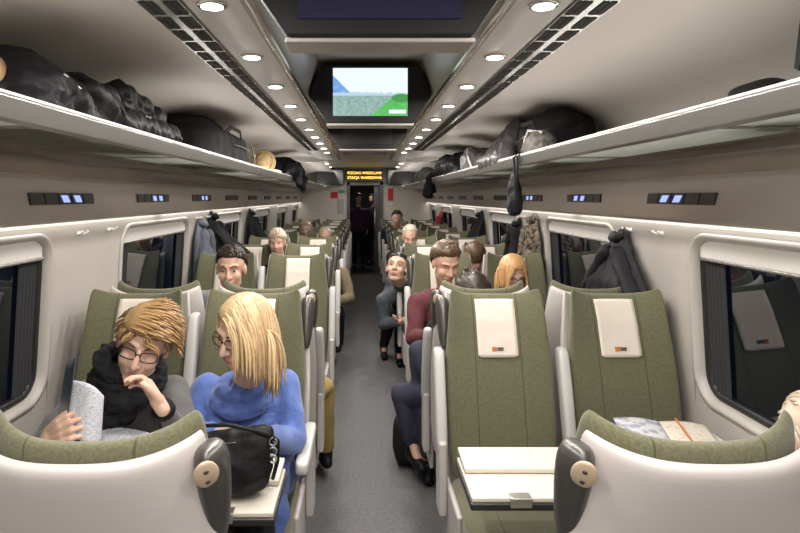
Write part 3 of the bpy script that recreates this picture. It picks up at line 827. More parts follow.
def person(label, head, look, sc, pelvis, chest, sh, arms, legs, top, pants, shoes=None, voxel=.006, skin=None, hair=None, hairm=None, glasses=None,
           open_eyes=True, brow=None, top_name='sweater', neck=None, fold=.012, group=None, shoe_dir=None, fat=1.0, stand=False):
    """arms: list of dict(sh, el, wr, hd, pn, curl, side); legs: list of (hip, knee, ankle, toe)"""
    skin = skin or m_skin
    head = Vector(head); pelvis = Vector(pelvis); chest = Vector(chest)
    root = empty('person', (pelvis.x, pelvis.y, 0), label, 'person', group)
    M = head_matrix(head, *look, sc)
    nb = M @ Vector((0, .03, -.07)); nk = neck or (chest + (nb - chest) * .45)
    b = MB(); add_head(b, M)
    b.cone(nb, .052 * sc, nk, .058, 16); b.cone(nk, .058, chest, .09)
    b.cone(chest, .10, pelvis, .11)
    for a in arms:
        b.cone(chest, .07, a['sh'], .045); b.cone(a['sh'], .045, a['el'], .036); b.cone(a['el'], .036, a['wr'], .023)
        add_hand(b, a['wr'], a['hd'], a['pn'], a.get('curl', 35), a.get('side', 1), a.get('sc', 1), thumb=a.get('thumb', 40))
    for lg in legs:
        b.cone(pelvis, .09, lg[0], .07); b.cone(lg[0], .07, lg[1], .048); b.cone(lg[1], .045, lg[2], .03); b.cone(lg[2], .03, lg[3], .022)
    rbuild(b, 'body', skin, root, voxel, 2)
    # garment
    b = MB(); lat = Vector((1, 0, 0))
    mid = chest.lerp(pelvis, .5)
    for c, hw, r in ((chest + Vector((0, 0, .02)), sh * .62, .085 * fat), (chest + Vector((0, 0, -.06)), sh * .55, .115 * fat), (mid, sh * .50, .12 * fat), (pelvis + Vector((0, 0, .03)), sh * .5, .13 * fat)):
        b.cone(c - lat * hw, r, c + lat * hw, r, 18)
    for c0, c1 in ((chest, mid), (mid, pelvis)):
        for o in (-1, 0, 1): b.cone(c0 + lat * sh * .5 * o, .105 * fat, c1 + lat * sh * .48 * o, .115 * fat, 16)
    b.cone(nk - Vector((0, 0, .015)), .062, chest, .10)
    for a in arms:
        b.cone(chest + Vector((0, 0, .01)), .085, a['sh'], .062 * fat, 16); b.cone(a['sh'], .064 * fat, a['el'], .053 * fat, 16)
        wr = Vector(a['el']).lerp(Vector(a['wr']), a.get('cuff', .93)); b.cone(a['el'], .054 * fat, wr, .036, 16)
    rbuild(b, top_name, top, root, max(voxel, .008) * 1.1, 3, folds(fold, 6, len(D.objects) % 17, (1, 1, .8)))
    if legs:
        b = MB(); b.cone(pelvis - lat * .07, .12, pelvis + lat * .07, .12)
        for lg in legs:
            b.cone(pelvis, .10, lg[0], .092, 16); b.cone(lg[0], .094, lg[1], .066, 16); b.cone(lg[1], .066, lg[2], .046, 16)
        rbuild(b, 'trousers', pants, root, max(voxel, .009) * 1.2, 3, folds(.008, 7, 3))
        for lg in legs:
            b = MB(); an, to = Vector(lg[2]), Vector(lg[3]); dd = (to - an); dd.z = 0; dd = dd.normalized() if dd.length > 1e-4 else Vector((0, -1, 0))
            z = to.z
            b.cone(Vector((an.x, an.y, z + .028)) - dd * .035, .034, to + Vector((0, 0, .008)) + dd * .03, .030); b.cone(Vector((an.x, an.y, z + .03)), .04, Vector((an.x, an.y, z + .08)), .042)
            b.cone(Vector((an.x, an.y, z + .04)), .038, to + Vector((0, 0, .01)), .036)
            me = remesh(b, .009, 2)
            for v in me.vertices: v.co.z = max(v.co.z, z - .018)
            me.materials.clear(); me.materials.append(shoes or m_leather); me.transform(Matrix.Translation(-parent_off(root)))
            o = D.objects.new('shoe', me); C.objects.link(o); o.parent = root
    face_bits(root, M, open_eyes, brow=brow, glasses=glasses)
    if hair: hair(root, M, sc, hairm)
    return root, M

def hair_short(front=.084, top=.012, n=140, ln=.045, seed=3, rad=.0045, sweep=(.3, -.8, .4)):
    def f(root, M, sc, hm):
        hl = std_hairline(front)
        b = hair_caps(M, sc, hl, top, .005)
        locks(b, M, sc, n, ln, rad, lambda p: (sweep[0] + p.x * 4, sweep[1] if p.z > .07 else .5, sweep[2] if p.z > .07 else -.8), lambda p: hl(p) > .012, .1, seed, 5, .85)
        b.build('hair', hm, root)
    return f
def hair_mat(name, c0, c1):
    m = D.materials.new(name); m.use_nodes = True; nt = m.node_tree; b = nt.nodes['Principled BSDF']; b.inputs['Roughness'].default_value = .38
    g = nt.nodes.new('ShaderNodeNewGeometry'); tc = nt.nodes.new('ShaderNodeTexCoord')
    n = nt.nodes.new('ShaderNodeTexNoise'); n.inputs['Scale'].default_value = 55; nt.links.new(tc.outputs['Object'], n.inputs['Vector'])
    ad = nt.nodes.new('ShaderNodeMath'); ad.operation = 'MULTIPLY_ADD'; ad.inputs[1].default_value = .6
    nt.links.new(g.outputs['Random Per Island'], ad.inputs[0])
    m2 = nt.nodes.new('ShaderNodeMath'); m2.operation = 'MULTIPLY'; m2.inputs[1].default_value = .45; nt.links.new(n.outputs['Fac'], m2.inputs[0]); nt.links.new(m2.outputs[0], ad.inputs[2])
    rp = nt.nodes.new('ShaderNodeValToRGB'); rp.color_ramp.elements[0].color = (*c0, 1); rp.color_ramp.elements[1].color = (*c1, 1)
    nt.links.new(ad.outputs[0], rp.inputs['Fac']); nt.links.new(rp.outputs['Color'], b.inputs['Base Color'])
    return m
hm_gold = hair_mat('golden_hair', (.16, .085, .035), (.58, .37, .17))
hm_blond = hair_mat('blond_hair', (.26, .16, .075), (.82, .60, .35))
hm_dark = hair_mat('dark_hair', (.012, .009, .007), (.05, .035, .025))
hm_brown = hair_mat('brown_hair', (.05, .028, .015), (.16, .09, .05))
hm_red = hair_mat('ginger_hair', (.34, .17, .06), (.74, .46, .22))
hm_grey = hair_mat('fair_thin_hair', (.40, .30, .22), (.70, .58, .46))
m_brow = mat('brow', (.12, .07, .04), .8)
m_frame = mat('spectacle_frame', (.02, .015, .015), .25)
c_blue = mat('blue_knit', (.085, .15, .42), .9, bump=.8, bscale=180, var=.12, vscale=40, sheen=.3)
c_grey = mat('grey_knit', (.115, .11, .11), .9, bump=.8, bscale=160, var=.15, vscale=30, sheen=.2)
c_scarf = mat('black_scarf', (.018, .018, .02), .9, bump=.8, bscale=120)
c_maroon = mat('maroon_knit', (.10, .022, .028), .9, bump=.7, bscale=160, var=.15, vscale=40)
c_shirt = mat('grey_shirt', (.30, .30, .31), .85, var=.1)
c_navy = mat('navy_denim', (.022, .022, .042), .85, bump=.4, bscale=200, var=.15, vscale=30)
c_blackc = mat('black_cotton', (.014, .014, .016), .85)
c_slate = mat('slate_hoodie', (.06, .07, .085), .85, var=.2, vscale=20)
c_khaki = mat('khaki_jacket', (.13, .10, .06), .8, var=.2, vscale=20)
c_mustard = mat('mustard_trousers', (.28, .20, .06), .85, var=.15)
c_purple = mat('purple_coat', (.07, .02, .06), .85)

# --- woman in grey with scarf (left window seat)
hA = P(144, 343, 2.25)
chA = P(128, 405, 2.50); peA = Vector((-1.06, 2.50, .52))
def hair_A(root, M, sc, hm):
    hl = std_hairline(.062, -.075, -.005)
    b = hair_caps(M, sc, hl, .012, .004)
    locks(b, M, sc, 420, .085, .0042, lambda p: (1.2 if p.x > -.05 else -.05, -.35 if p.x > -.05 else .6, .1 if p.x > -.05 else -.8), lambda p: hl(p) > .008 and p.z > .05, .12, 5, 8, .9)
    locks(b, M, sc, 260, .055, .0042, lambda p: (p.x * 4, .35, -1), lambda p: hl(p) > .004 and p.z < .07, .3, 6, 6, .85)
    b.build('hair', hm, root)
shR, shL = P(172, 392, 2.45), P(88, 396, 2.45)
elR, wrR = P(184, 438, 2.22), P(160, 405, 2.08)
elL, wrL = P(38, 452, 2.26), P(46, 440, 1.97)
rA, MA = person('woman with short golden hair, grey sweater and black scarf, hand at her mouth', hA, (12, 14, 17), 1.14, peA, chA, .17,
    [dict(sh=shR, el=elR, wr=wrR, hd=P(139, 371, 2.10) - wrR, pn=(-.55, -.3, .1), curl=38, side=1, thumb=25, cuff=.86, sc=1.02),
     dict(sh=shL, el=elL, wr=wrL, hd=P(76, 423, 1.90) - wrL, pn=(.2, .9, -.2), curl=30, side=1, thumb=30, cuff=.95, sc=1.05)],
    [(Vector((-1.16, 2.4, .54)), Vector((-1.14, 2.14, .56)), Vector((-1.14, 2.16, .12)), Vector((-1.14, 2.04, .022))), (Vector((-.98, 2.4, .54)), Vector((-.96, 2.14, .56)), Vector((-.96, 2.18, .12)), Vector((-.96, 2.06, .022)))],
    c_grey, c_blackc, voxel=.0042, skin=m_skin2, hair=hair_A, hairm=hm_gold, glasses=m_frame, open_eyes=False, brow=m_brow, fold=.014)
b = MB(); cc = MA @ Vector((0, .035, -.16)); cc = Vector((cc.x - .03, cc.y + .04, cc.z + .03))
for j, (dz, rx, ry, r) in enumerate(((.03, .09, .09, .032), (-.01, .105, .105, .036), (-.045, .115, .10, .032), (.06, .08, .08, .026))):
    pts = [cc + Vector((math.cos(a) * rx, math.sin(a) * ry - .02 * j, dz + .03 * math.sin(a) - .015 * math.cos(a * 2 + j))) for a in [2 * math.pi * k / 20 for k in range(21)]]
    b.tube(pts, r, 10)
b.cone(cc + Vector((-.07, -.09, -.03)), .05, cc + Vector((-.03, -.12, -.15)), .045)
b.cone(cc + Vector((-.02, -.11, -.05)), .045, cc + Vector((.03, -.11, -.14)), .03)
rbuild(b, 'scarf', c_scarf, rA, .007, 2, folds(.013, 20, 4, (1, 1, 2.2)))
tag(rA)
b = MB(); d = (wrR - elR).normalized(); c = elR.lerp(wrR, .86); b.tube([c - d * .012, c + d * .012], .040, 18); b.build('cuff', m_black, rA)
# ring on the finger and painted nails
b = MB()
for px, py in ((133, 377), (136, 383)):
    b.ell(P(px, py, 2.075), (.006, .004, .007), None, 10)
b.build('painted_nails', mat('nail_red', (.35, .02, .05), .25), rA)

# --- woman in blue (left aisle seat)
hB = P(243, 332, 2.25); chB = P(246, 408, 2.46); peB = Vector((-.535, 2.48, .50))
def hair_B(root, M, sc, hm):
    hl = std_hairline(.074, -.08, -.02)
    b = hair_caps(M, sc, hl, .012, .004)
    locks(b, M, sc, 560, .225, .0048, lambda p: (1.0, -.02, .05), lambda p: hl(p) > 0 and p.x > -.03, .75, 5, 12, .62, face=(.085, .056))
    locks(b, M, sc, 240, .19, .0048, lambda p: (-.6, .9, -.1), lambda p: hl(p) > 0 and p.x < -.02, .7, 8, 10, .6, face=(.088, .06))
    b.build('hair', hm, root)
shR, shL = P(285, 386, 2.48), P(207, 390, 2.48)
elR, wrR = P(291, 440, 2.36), P(262, 440, 2.14)
elL, wrL = P(194, 437, 2.36), P(214, 434, 2.14)
rB, MB_ = person('woman with straight blond bob, glasses and blue cowl neck sweater looking down to the side', hB, (-30, 15, 6), 1.08, peB, chB, .185,
    [dict(sh=shR, el=elR, wr=wrR, hd=(-.9, -.35, -.1), pn=(0, .3, -1), curl=22, side=-1, cuff=.97),
     dict(sh=shL, el=elL, wr=wrL, hd=(.9, -.25, -.05), pn=(0, .3, -1), curl=22, side=1, cuff=.93)],
    [(Vector((-.63, 2.38, .53)), Vector((-.62, 2.12, .56)), Vector((-.62, 2.16, .12)), Vector((-.62, 2.04, .022))), (Vector((-.44, 2.38, .53)), Vector((-.42, 2.12, .56)), Vector((-.41, 2.16, .12)), Vector((-.41, 2.04, .022)))],
    c_blue, c_blackc, voxel=.0045, skin=m_skin2, hair=hair_B, hairm=hm_blond, glasses=m_frame, open_eyes=True, brow=m_brow, fold=.012)
b = MB(); cc = chB + Vector((.0, -.05, .055))
for j, (dz, rx, ry, r, t) in enumerate(((.055, .085, .085, .024, .02), (.02, .105, .10, .028, .04), (-.03, .12, .11, .026, .075))):
    b.tube([cc + Vector((math.cos(a) * rx, math.sin(a) * ry, dz + t * math.sin(a))) for a in [2 * math.pi * k / 22 for k in range(23)]], r, 10)
rbuild(b, 'cowl_collar', c_blue, rB, .007, 2, folds(.006, 18, 2, (1, 1, 2)))
b = MB()      # the sweater's long side hanging over the seat edge
b.cone((-.40, 2.35, .60), .055, (-.36, 2.24, .50), .05); b.cone((-.40, 2.4, .75), .07, (-.38, 2.3, .55), .06); b.cone((-.36, 2.24, .50), .05, (-.37, 2.20, .43), .025)
rbuild(b, 'sweater_hem', c_blue, rB, .009, 2, folds(.010, 9, 2))

V = Vector
def sit_legs(x, y, w=.10, away=1, z=.55):
    return [(V((x + s * w, y - .1 * away, z)), V((x + s * w, y - .42 * away, z + .02)), V((x + s * w, y - .44 * away, .12)), V((x + s * w, y - .56 * away, .022))) for s in (-1, 1)]
# --- man in grey shirt, second bay left
h = P(231, 268, 3.85); ch = V((-.98, 4.20, .92)); pe = V((-1.04, 4.40, .52))
person('dark haired man in a grey shirt looking down beyond the women on the left', h, (3, 8, 0), 1.15, pe, ch, .19,
    [dict(sh=ch + V((.20, 0, .04)), el=V((-.80, 3.98, .74)), wr=V((-.93, 3.86, .80)), hd=(-.5, -.3, .4), pn=(-.3, .2, .8), side=-1), dict(sh=ch + V((-.20, 0, .04)), el=V((-1.2, 3.98, .74)), wr=V((-1.05, 3.86, .80)), hd=(.5, -.3, .4), pn=(.3, .2, .8))],
    sit_legs(-1.04, 4.40), c_shirt, c_blackc, voxel=.0065, hair=hair_short(.080, .010, 260, .035), hairm=hm_dark, open_eyes=True, brow=hm_dark, top_name='shirt')
# --- youth in maroon
h = P(446, 263, 3.95); ch = V((.56, 4.22, .93)); pe = V((.60, 4.42, .52))
person('young man with brown quiff and maroon sweater looking down at his phone', h, (12, 22, 0), 1.08, pe, ch, .19,
    [dict(sh=P(417, 303, 4.15), el=P(414, 338, 4.0), wr=P(432, 335, 3.80), hd=(.7, -.3, .2), pn=(.3, .2, .9), side=1, curl=45), dict(sh=ch + V((.2, 0, .04)), el=V((.76, 4.0, .74)), wr=V((.60, 3.85, .80)), hd=(-.6, -.3, .2), pn=(-.3, .2, .9), side=-1, curl=45)],
    sit_legs(.60, 4.42, away=1), c_maroon, c_navy, voxel=.006, hair=hair_short(.082, .018, 320, .05, 4, .005, (.4, -.2, 1.0)), hairm=hm_brown, open_eyes=False, brow=m_brow)
ph = MB(); mt = Matrix.Translation(P(440, 331, 3.72)) @ Matrix.Rotation(R(-50), 4, 'X')
ph.box(-.036, .036, -.004, .004, -.07, .07, mtx=mt)
tag(ph.build('phone', mat('phone_blue', (.04, .13, .25), .2), bevel=.003), 'blue phone held by the young man in maroon', 'phone')
# --- man in the aisle looking up
h = P(397, 268, 5.35); ch = V((.36, 5.72, .84)); pe = V((.48, 6.35, .52))
person('man in a slate hoodie leaning into the aisle and looking up', h, (-14, -22, 4), 1.16, pe, ch, .15,
    [dict(sh=P(383, 300, 5.6), el=P(384, 323, 5.6), wr=P(399, 322, 5.45), hd=(.6, -.4, .1), pn=(0, 0, 1), side=1), dict(sh=P(408, 300, 5.65), el=V((.46, 5.65, .60)), wr=V((.36, 5.5, .56)), hd=(-.6, -.3, 0), pn=(0, 0, 1), side=-1)],
    [(V((.42, 6.15, .52)), V((.24, 5.95, .50)), V((.19, 6.32, .12)), V((.19, 6.20, .022))), (V((.52, 6.15, .52)), V((.34, 5.85, .52)), V((.335, 6.06, .12)), V((.335, 5.94, .022)))],
    c_slate, c_blackc, voxel=.0075, hair=hair_short(.080, .006, 160, .022, 6, .004), hairm=hm_dark, open_eyes=True, brow=hm_dark, top_name='hoodie')
# --- woman with ginger hair
h = P(513, 274, 3.95); ch = V((.98, 4.22, .90)); pe = V((1.08, 4.42, .52))
def hair_R(root, M, sc, hm):
    hl = std_hairline(.070, -.08, -.02); b = hair_caps(M, sc, hl, .012, .004)
    locks(b, M, sc, 320, .17, .005, lambda p: (1 if p.x > 0 else -1, .3, .1), lambda p: hl(p) > 0, .9, 5, 9, .35, face=(.062, .062)); b.build('hair', hm, root)
person('woman with ginger hair and dark glasses looking down behind the right seats', h, (6, 24, 0), .98, pe, ch, .17,
    [dict(sh=ch + V((.18, 0, .04)), el=V((1.2, 4.0, .74)), wr=V((1.08, 3.86, .80)), hd=(-.6, -.3, .2), pn=(-.3, .2, .9), side=-1), dict(sh=ch + V((-.18, 0, .04)), el=V((.85, 4.0, .74)), wr=V((.94, 3.86, .80)), hd=(.6, -.3, .2), pn=(.3, .2, .9))],
    sit_legs(1.08, 4.42), c_blackc, c_navy, voxel=.0075, hair=hair_R, hairm=hm_red, glasses=m_frame, open_eyes=False, skin=m_skin2)
# --- person turned away with knees in the aisle (right)
h = P(473, 297, 3.28); ch = V((.56, 3.36, .90)); pe = V((.56, 3.38, .52))
person('person with dark curls and navy trousers, one leg out in the aisle', h, (180, 16, 0), 1.0, pe, ch, .16,
    [dict(sh=ch + V((.18, 0, .04)), el=V((.74, 3.5, .70)), wr=V((.62, 3.7, .72)), hd=(-.4, .6, 0), pn=(0, 0, -1)), dict(sh=ch + V((-.18, 0, .04)), el=V((.40, 3.5, .70)), wr=V((.50, 3.7, .72)), hd=(.4, .6, 0), pn=(0, 0, -1), side=-1)],
    [(V((.45, 3.42, .54)), P(420, 352, 3.62), P(427, 450, 3.52), P(424, 474, 3.62) + V((0, 0, 0))), (V((.48, 3.5, .54)), P(402, 395, 3.62), P(412, 440, 3.60), P(420, 468, 3.50))],
    c_blackc, c_navy, voxel=.0075, hair=hair_short(.06, .02, 300, .05, 9, .009, (.2, .2, .8)), hairm=hm_dark, open_eyes=False)
# --- person in mustard trousers (left, turned away)
h = V((-.50, 3.44, 1.02)); ch = V((-.50, 3.34, .80)); pe = V((-.52, 3.34, .50))
person('person in mustard trousers on the left, only a leg showing beside the aisle', h, (180, 30, 0), .95, pe, ch, .15,
    [dict(sh=ch + V((.17, 0, .02)), el=V((-.34, 3.46, .66)), wr=V((-.44, 3.6, .66)), hd=(-.4, .6, 0), pn=(0, 0, -1)), dict(sh=ch + V((-.17, 0, .02)), el=V((-.70, 3.46, .66)), wr=V((-.58, 3.6, .66)), hd=(.4, .6, 0), pn=(0, 0, -1))],
    [(V((-.42, 3.42, .52)), P(323, 388, 3.62), P(326, 446, 3.62), P(321, 456, 3.75)), (V((-.60, 3.42, .54)), V((-.60, 3.62, .55)), V((-.60, 3.6, .12)), V((-.60, 3.72, .022)))],
    c_blackc, c_mustard, voxel=.0085, hair=hair_short(), hairm=hm_brown, open_eyes=False)
# --- khaki jacket leaning into the aisle (left)
h = P(318, 256, 6.1); ch = P(334, 283, 6.2); pe = V((-.48, 6.30, .52))
person('person in a khaki jacket with an elbow in the aisle on the left', h, (0, 15, 0), 1.0, pe, ch, .13,
    [dict(sh=P(343, 275, 6.1), el=P(349, 298, 6.0), wr=P(338, 302, 5.8), hd=(-.8, -.3, 0), pn=(0, 0, -1), side=-1), dict(sh=P(325, 277, 6.1), el=P(318, 300, 6.0), wr=P(326, 304, 5.8), hd=(.6, -.4, 0), pn=(0, 0, -1))],
    [(V((-.38, 6.2, .54)), P(338, 312, 5.9), P(339, 343, 6.1), P(338, 350, 6.0)), (V((-.52, 6.2, .54)), V((-.50, 5.95, .55)), V((-.50, 5.98, .12)), V((-.50, 5.86, .022)))],
    c_khaki, c_blackc, voxel=.009, hair=hair_short(), hairm=hm_grey, top_name='jacket', fat=1.1)
# --- faraway sitters
def far_sitter(label, px, py, Y, sc, top, hm, hr, look=(0, 8, 0), xs=None, **k):
    h = P(px, py, Y); x = h.x if xs is None else xs
    ch = V((x, Y + .18, h.z - .26)); pe = V((x, Y + .28, .50))
    person(label, h, look, sc, pe, ch, .17,
        [dict(sh=ch + V((s * .19, 0, .03)), el=V((x + s * .21, Y + .05, .70)), wr=V((x + s * .08, Y - .14, .68)), hd=(-s * .6, -.5, 0), pn=(0, 0, -1), side=-s) for s in (1, -1)],
        sit_legs(x, Y + .28, .09), top, c_blackc, voxel=.012, hair=hr, hairm=hm, **k)
far_sitter('fair haired passenger two seats ahead of the left coats, head above the seats', 277, 242, 5.62, 1.0, c_blackc, hm_grey, hair_short(.055))
far_sitter('bald passenger far along on the left near the aisle', 325, 237, 7.65, 1.05, c_shirt, hm_grey, hair_short(.095, .003, 5))
far_sitter('pink faced bald passenger on the right near the aisle', 410, 237, 6.65, 1.1, c_blackc, hm_grey, hair_short(.095, .003, 5), look=(0, 20, 0))
far_sitter('dark haired passenger in the last rows right of the aisle', 397, 218, 9.75, 1.0, c_blackc, hm_dark, hair_short())
far_sitter('brown haired passenger farther on the right by the coats', 475, 256, 5.62, 1.05, c_blackc, hm_brown, hair_short(.05, .016), look=(175, 0, 0))
far_sitter('passenger far left with pale hair beside the window', 305, 229, 8.7, 1.0, c_khaki, hm_grey, hair_short(.07))
# --- passenger at the lower right corner, turned away
h = P(827, 444, 1.52); ch = V((1.14, 1.44, .84)); pe = V((1.15, 1.40, .52))
person('pale haired passenger turned away at the lower right corner by the window', h, (172, 24, 8), 1.0, pe, ch, .15,
    [dict(sh=ch + V((.17, 0, .02)), el=V((1.32, 1.55, .68)), wr=V((1.24, 1.75, .70)), hd=(-.3, .7, 0), pn=(0, 0, -1)), dict(sh=ch + V((-.17, 0, .02)), el=V((.96, 1.55, .68)), wr=V((1.06, 1.72, .70)), hd=(.3, .7, 0), pn=(0, 0, -1))],
    sit_legs(1.15, 1.40, .09, -1), c_shirt, c_blackc, voxel=.0075, hair=hair_short(.05, .012, 160), hairm=hm_grey, open_eyes=False)
# --- people standing in the vestibule
def stander(label, x, y, top, hm, look):
    h = V((x, y, 1.64)); ch = V((x, y + .02, 1.30)); pe = V((x, y, .95))
    person(label, h, look, 1, pe, ch, .17, [dict(sh=ch + V((s * .2, 0, .04)), el=V((x + s * .26, y, 1.08)), wr=V((x + s * .2, y - .14, .92)), hd=(0, -.3, -.9), pn=(-s, 0, 0), side=s) for s in (-1, 1)],
        [(V((x + s * .09, y, .92)), V((x + s * .10, y - .02, .5)), V((x + s * .10, y + .02, .1)), V((x + s * .10, y - .1, .02))) for s in (-1, 1)], top, c_blackc, voxel=.013, hair=hair_short(), hairm=hm, top_name='coat', fat=1.1)
stander('person in a purple coat standing beyond the end door', -.12, 14.2, c_purple, hm_brown, (20, 5, 0))
stander('person in a black coat standing beyond the end door', .22, 14.9, c_blackc, hm_dark, (-40, 10, 0))

# ------------------------------------------------------------------ reading matter
def sheet(b, c00, c10, c11, c01, bulge=(0, 0, 0), n=12, mi=0, th=.0016):
    c = [Vector(q) for q in (c00, c10, c11, c01)]; bv = Vector(bulge); nn = (c[1] - c[0]).cross(c[3] - c[0]).normalized() * th
    vs = []
    for off in (0, 1):
        for j in range(n + 1):
            for i in range(n + 1):
                u, v = i / n, j / n
                p = c[0] * (1 - u) * (1 - v) + c[1] * u * (1 - v) + c[2] * u * v + c[3] * (1 - u) * v
                vs.append(p + bv * (math.sin(math.pi * u)) + nn * off)
    w = n + 1; o2 = w * w; fs = []
    for j in range(n):
        for i in range(n):
            a = j * w + i; fs.append((a, a + 1, a + w + 1, a + w)); fs.append((o2 + a, o2 + a + w, o2 + a + w + 1, o2 + a + 1))
    for i in range(n):
        fs += [(i, o2 + i, o2 + i + 1, i + 1), (n * w + i, n * w + i + 1, o2 + n * w + i + 1, o2 + n * w + i),
               (i * w, (i + 1) * w, o2 + (i + 1) * w, o2 + i * w), (i * w + n, o2 + i * w + n, o2 + (i + 1) * w + n, (i + 1) * w + n)]
    b.add(vs, fs, mi)
def printed(name, base, ink, scale=120, amount=.5):
    m = mat(name, base, .6); nt = m.node_tree; bs = nt.nodes['Principled BSDF']
    tc = nt.nodes.new('ShaderNodeTexCoord'); mp = nt.nodes.new('ShaderNodeMapping'); mp.inputs['Scale'].default_value = (1, 1, 3)
    n = nt.nodes.new('ShaderNodeTexNoise'); n.inputs['Scale'].default_value = scale; n.inputs['Detail'].default_value = 2
    nt.links.new(tc.outputs['Object'], mp.inputs[0]); nt.links.new(mp.outputs[0], n.inputs['Vector'])
    rp = nt.nodes.new('ShaderNodeValToRGB'); rp.color_ramp.elements[0].position = amount; rp.color_ramp.elements[1].position = amount + .08
    rp.color_ramp.elements[0].color = (*base, 1); rp.color_ramp.elements[1].color = (*ink, 1)
    nt.links.new(n.outputs['Fac'], rp.inputs['Fac']); nt.links.new(rp.outputs['Color'], bs.inputs['Base Color']); return m
m_page = printed('printed_page', (.66, .67, .72), (.36, .39, .48), 120, .52)
m_cover = mat('magazine_cover', (.055, .07, .11), .25)
e = empty('magazine', P(80, 420, 1.98), 'open magazine held upright by the woman in grey by the left window', 'magazine')
b = MB(); sheet(b, P(66, 432, 1.95), P(100, 462, 1.99), P(104, 396, 2.00), P(73, 380, 1.97), (.022, -.03, .02)); b.build('page', m_page, e)
b = MB(); sheet(b, P(54, 440, 2.10), P(66, 434, 1.955), P(76, 357, 1.965), P(66, 366, 2.13), (0, 0, 0)); b.build('cover', m_cover, e)
e = empty('newspaper', P(125, 448, 2.12), 'folded newspaper lying low beside the woman in grey, behind the seat top', 'newspaper')
b = MB(); sheet(b, P(98, 446, 2.06), P(150, 455, 2.06), P(158, 436, 2.22), P(100, 428, 2.22), (0, 0, .012)); b.build('page', m_page, e)
b = MB(); sheet(b, P(98, 450, 2.05), P(150, 458, 2.05), P(158, 440, 2.22), P(100, 433, 2.22), (0, 0, .008)); b.build('cover', m_cover, e)
# book on the opened leaf of the right table
m_book = printed('book_page', (.72, .66, .56), (.58, .50, .40), 60, .55); m_bookb = printed('book_page_blue', (.62, .62, .64), (.34, .35, .42), 18, .5)
c = Vector((1.175, 2.40, .724)); e = empty('book', c, 'open book lying on the table at the right window', 'book')
mt = Matrix.Translation(c) @ Matrix.Rotation(R(-14), 4, 'Z')
b = MB(); b.box(-.185, .185, -.125, .125, 0, .004, mtx=mt); b.build('cover', m_cover, e)
for s, m in ((-1, m_bookb), (1, m_book)):
    b = MB(); sheet(b, mt @ Vector((0, -.118, .012)), mt @ Vector((s * .175, -.118, .012)), mt @ Vector((s * .178, .118, .012)), mt @ Vector((0, .118, .012)), (0, 0, .009), th=.004 * s)
    b.build('page', m, e)
b = MB(); b.box(.06, .068, -.118, .120, .033, .035, mtx=mt); b.build('ribbon', m_orange, e)

# ------------------------------------------------------------------ bags
def sell(b, c, r, e=4, mtx=None, n=26):
    rings = []
    for i in range(1, 14):
        a = -math.pi / 2 + math.pi * i / 14; cz, sz = sup(a, e)
        rings.append([Vector((c[0] + sup(2 * math.pi * k / n, e)[0] * r[0] * cz, c[1] + sup(2 * math.pi * k / n, e)[1] * r[1] * cz, c[2] + sz * r[2])) for k in range(n)])
    if mtx: rings = [[mtx @ p for p in q] for q in rings]
    b.loft(rings)
def soft(b, seed, c, r, k=9):
    rnd = random.Random(seed)
    for i in range(k):
        b.ell((c[0] + rnd.uniform(-.5, .5) * r[0], c[1] + rnd.uniform(-.6, .6) * r[1], c[2] + rnd.uniform(-.35, .25) * r[2]), (r[0] * rnd.uniform(.4, .6), r[1] * rnd.uniform(.35, .55), r[2] * rnd.uniform(.45, .7)))
def floorclamp(o, z):
    for v in o.data.vertices:
        if v.co.z + parent_off(o).z - 0 < z and False: pass
def bagbody(parent, name, m, fn, seed, amp=.014, freq=9, voxel=.010, zmin=None, xin=None):
    b = MB(); fn(b); o = rbuild(b, name, m, parent, voxel, 3, folds(amp, freq, seed))
    off = parent_off(parent)
    for v in o.data.vertices:
        if zmin is not None and v.co.z + off.z < zmin: v.co.z = zmin - off.z
        if xin is not None and abs(v.co.x + off.x) > xin: v.co.x = math.copysign(xin, v.co.x + off.x) - off.x
        if zmin is not None and zmin > 1.8:
            x, z = abs(v.co.x + off.x), v.co.z + off.z; zc = lerp_tab([(.6, 2.18), (.8, 2.20), (1.0, 2.20), (1.22, 2.155), (1.34, 2.06), (1.37, 1.95)], x)
            if z > zc: v.co.z = zc - off.z
    return o
RZ = 1.884
def strap(e, pts, w, m, name='strap', th=.004):
    b = MB(); pts = [Vector(p) for p in pts]; n = len(pts); rings = []
    for i, p in enumerate(pts):
        t = (pts[min(i + 1, n - 1)] - pts[max(i - 1, 0)]).normalized(); a = t.cross(Vector((1, 0, .01))).normalized(); c2 = a.cross(t)
        rings.append([p + a * w + c2 * th, p - a * w + c2 * th, p - a * w - c2 * th, p + a * w - c2 * th])
    b.loft(rings, smooth=False); return b.build(name, m, e)
